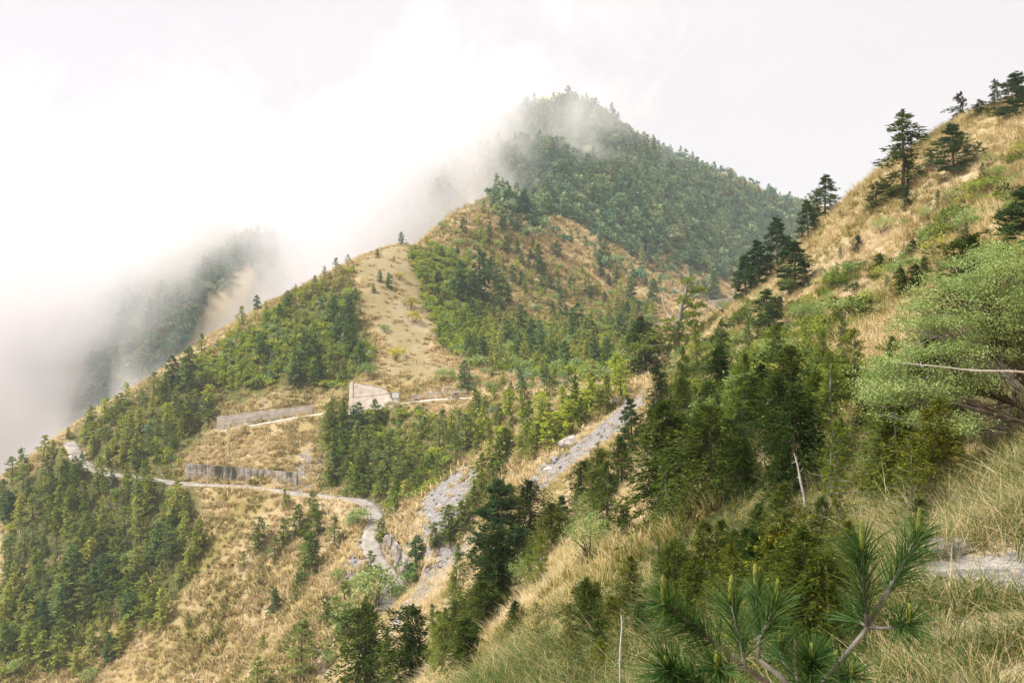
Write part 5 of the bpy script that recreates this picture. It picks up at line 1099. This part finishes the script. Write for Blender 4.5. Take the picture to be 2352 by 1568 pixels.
def forest(name, polys, n, sp, hr, label, seed, far):
    L = pts_in(polys, n, seed, sp, far); r = np.random.default_rng(seed)
    L = [q for q in L if not any(float(seg_dist(np.array(q[2][0]), np.array(q[2][1]), P_)[0]) < w_+1.5 for P_, w_ in ROADKEEP)]
    P = np.array([q[2] for q in L]); m_ = len(P); sc = r.uniform(*hr, m_)/9*np.where(r.random(m_) < .35, .65, 1)
    scatter(name, FM, P-np.array([0, 0, .3]), np.stack([r.normal(0, .04, m_), r.normal(0, .04, m_), r.uniform(0, 6.28, m_)], 1), np.stack([sc*r.uniform(.85, 1.25, m_)]*2+[sc], 1), r.random(m_), label); return m_
forest('forest', [[(1130,455),(1120,400),(1090,330),(1180,250),(1330,224),(1400,268),(1500,336),(1700,410),(1870,470),(1870,600),(1720,650),(1640,640),(1540,590),(1400,560),(1300,500),(1200,500)]], 3500, 7.2, (5.5, 11), 'blue-green forest covering the mountain above the far road', 71, (300, 900))
forest('forest', [[(1300,520),(1420,560),(1560,600),(1660,640),(1640,700),(1540,690),(1480,660),(1380,610)], [(1120,460),(1200,500),(1330,560),(1180,545)]], 95, 13, (4, 9), 'scattered trees thinning out below the mountain forest', 72, (250, 700))
forest('forest', [[(150,980),(250,700),(400,500),(600,400),(900,360),(1090,350),(1040,470),(900,545),(820,575),(640,690),(570,610),(480,700),(400,840),(300,920)]], 1500, 10, (6, 12), 'dim forest on the ridge inside the cloud', 73, (330, 900))
# low undergrowth between the young trees and on the straw slope
UM = [merged(bush(210+i, 1.6, 1.1, 16, 9, .42, .24, m_)) for i, m_ in enumerate((M_YNG, M_YNG, M_OLV, M_BRD))]
UN = [merged(bush(220+i, 1.2, .9, 30, 14, .17, .09, m_)) for i, m_ in enumerate((M_SPR, M_OLV, M_BRD, M_SPRN))]
def under(protos, polys, n, seed, hs, label, far):
    L = pts_in(polys, n, seed, 0.0, far); r = np.random.default_rng(seed); P = np.array([q[2] for q in L])
    kp = (vnoise(P[:, 0]/7, P[:, 1]/7, 33) > .40) & (mask_at(m_scree, P[:, 0], P[:, 1]) < .3)
    for nm in ('lower', 'upper', 'far'): kp &= seg_dist(P[:, 0], P[:, 1], ROADS[nm][0])[0] > ROADS[nm][1]+.8
    P = P[kp]; m_ = len(P); sc = r.uniform(*hs, m_)
    scatter('undergrowth', protos, P, np.stack([r.normal(0, .1, m_), r.normal(0, .1, m_), r.uniform(0, 6.28, m_)], 1), np.stack([sc*r.uniform(.9, 1.5, m_)]*2+[sc], 1), r.random(m_), label)
under(UM, GREEN[:3], 750, 301, (.5, 1.3), 'low bright green undergrowth between the young trees', (150, 420))
under(UM, GREEN[3:], 330, 302, (.35, 1.0), 'low green undergrowth in the woods by the road', (120, 260))
under(UM, [[(1010,520),(1130,470),(1300,560),(1500,690),(1300,740),(1170,700)], [(1090,930),(1420,890),(1350,980),(1130,1100)]], 130, 303, (.35, 1.0), 'scattered low bushes on the open slope', (100, 420))
under(UN, [[(1640,720),(1900,600),(2150,430),(2352,330),(2352,560),(2150,640),(1980,760),(1800,830),(1660,820)], [(1500,820),(1700,780),(1950,850),(2000,1000),(1600,1000)]], 330, 304, (.5, 1.3), 'low olive scrub on the near hillside', (20, 130))
# skyline of the mountain: trees stand on the crest itself
if TOOMANY:
    P = np.array([b for k_, b, h in TOOMANY]); r = np.random.default_rng(5); m_ = len(P); sc = np.array([h for k_, b, h in TOOMANY])/9
    scatter('undergrowth', FM, P, np.stack([0*sc, 0*sc, r.uniform(0, 6.28, m_)], 1), np.stack([sc, sc, sc], 1), r.random(m_), 'further small trees filling the woods')
# loose slate on the scree
st = [rock_mesh('slate_piece', 400+i, .4, M_SLATE, .6, 1) for i in range(4)]
L = pts_in(SCREE[:5], 700, 81, 0.0, (50, 200)); P = np.array([q[2] for q in L]); r = np.random.default_rng(8); m_ = len(P)
sc = .12+.75*r.random(m_)**6; scatter('scree_stones', st, P, r.uniform(-.6, .6, (m_, 3))*np.array([1, 1, 5]), np.stack([sc*r.uniform(1, 1.8, m_), sc, sc], 1), r.random(m_), 'loose grey slate stones lying in the scree')
# ------------------------------------------------------------------ air: thin even haze over everything, and the cloud bank on the left
def boxobj(name, a, b, mat, **pr):
    v, q = box(a, b); return put(name, mk_mesh(name, v, q, [mat]), **pr)
t = NT('haze'); pv = t.n('ShaderNodeVolumePrincipled', {'Color': (0.76, 0.905, 1.0, 1), 'Density': HAZE_D if 'HAZE_D' in globals() else 0.00025, 'Anisotropy': 0.2})
t.t.links.new(pv.outputs[0], t.out.inputs['Volume'])
boxobj('haze', (-1300, -1300, -425), (1300, 1300, 240), t.m, kind='stuff', label='thin blue haze between the camera and the far slopes')
t = NT('cloud'); p = t.pos(); sx = t.n('ShaderNodeSeparateXYZ', {0: p}); X, Y, Z = sx.outputs
M = t.math
xe = M('ADD', 48.0, M('MULTIPLY', M('SUBTRACT', Z, 57.0), 0.95))
xe = M('MINIMUM', xe, 80.0)
e1 = M('DIVIDE', M('SUBTRACT', xe, X), 70.0)                                                  # right-hand limb of the bank
yf = M('MAXIMUM', 262.0, M('ADD', 382.0, M('MULTIPLY', X, 1.15)))
e2 = M('DIVIDE', M('SUBTRACT', Y, yf), 36.0)                                                  # lies behind the ridge
zt = M('MINIMUM', M('MAXIMUM', M('ADD', 168.0, M('MULTIPLY', X, 0.60)), 92.0), 178.0)
e3 = M('DIVIDE', M('SUBTRACT', zt, Z), 45.0)                                                  # its top, low on the left, high at the summit
base = M('MINIMUM', M('MINIMUM', M('MINIMUM', e1, e2), e3), 1.3)
gx = M('DIVIDE', M('SUBTRACT', X, -158.0), 46.0); gy = M('DIVIDE', M('SUBTRACT', Y, 400.0), 190.0); gz = M('DIVIDE', M('SUBTRACT', Z, M('SUBTRACT', M('MULTIPLY', M('ADD', X, 165.0), 0.55), 14.0)), 48.0)
gd = M('SQRT', M('ADD', M('ADD', M('MULTIPLY', gx, gx), M('MULTIPLY', gy, gy)), M('MULTIPLY', gz, gz)))
gap = M('MULTIPLY', M('SUBTRACT', 1.25, gd), 2.3)
base = M('SUBTRACT', base, M('MAXIMUM', gap, 0.0))                                            # the torn hole over the ridge behind
nz = t.noise(0.0130, 5.0, p, 0.64, 0.7)
dn = M('ADD', base, M('MULTIPLY', M('SUBTRACT', nz, 0.545), 6.2))
dn = t.mapr(dn, 0.1, 0.9, 0.0, 0.0165)
pv = t.n('ShaderNodeVolumePrincipled', {'Color': (0.945, 0.925, 0.937, 1), 'Density': dn, 'Anisotropy': 0.0})
t.t.links.new(pv.outputs[0], t.out.inputs['Volume'])
boxobj('cloud', (-520, 255, -130), (205, 620, 215), t.m, kind='stuff', label='white cloud bank rolling over the left ridge and the summit')
cy.volume_step_rate = 1.0; cy.volume_max_steps = 256
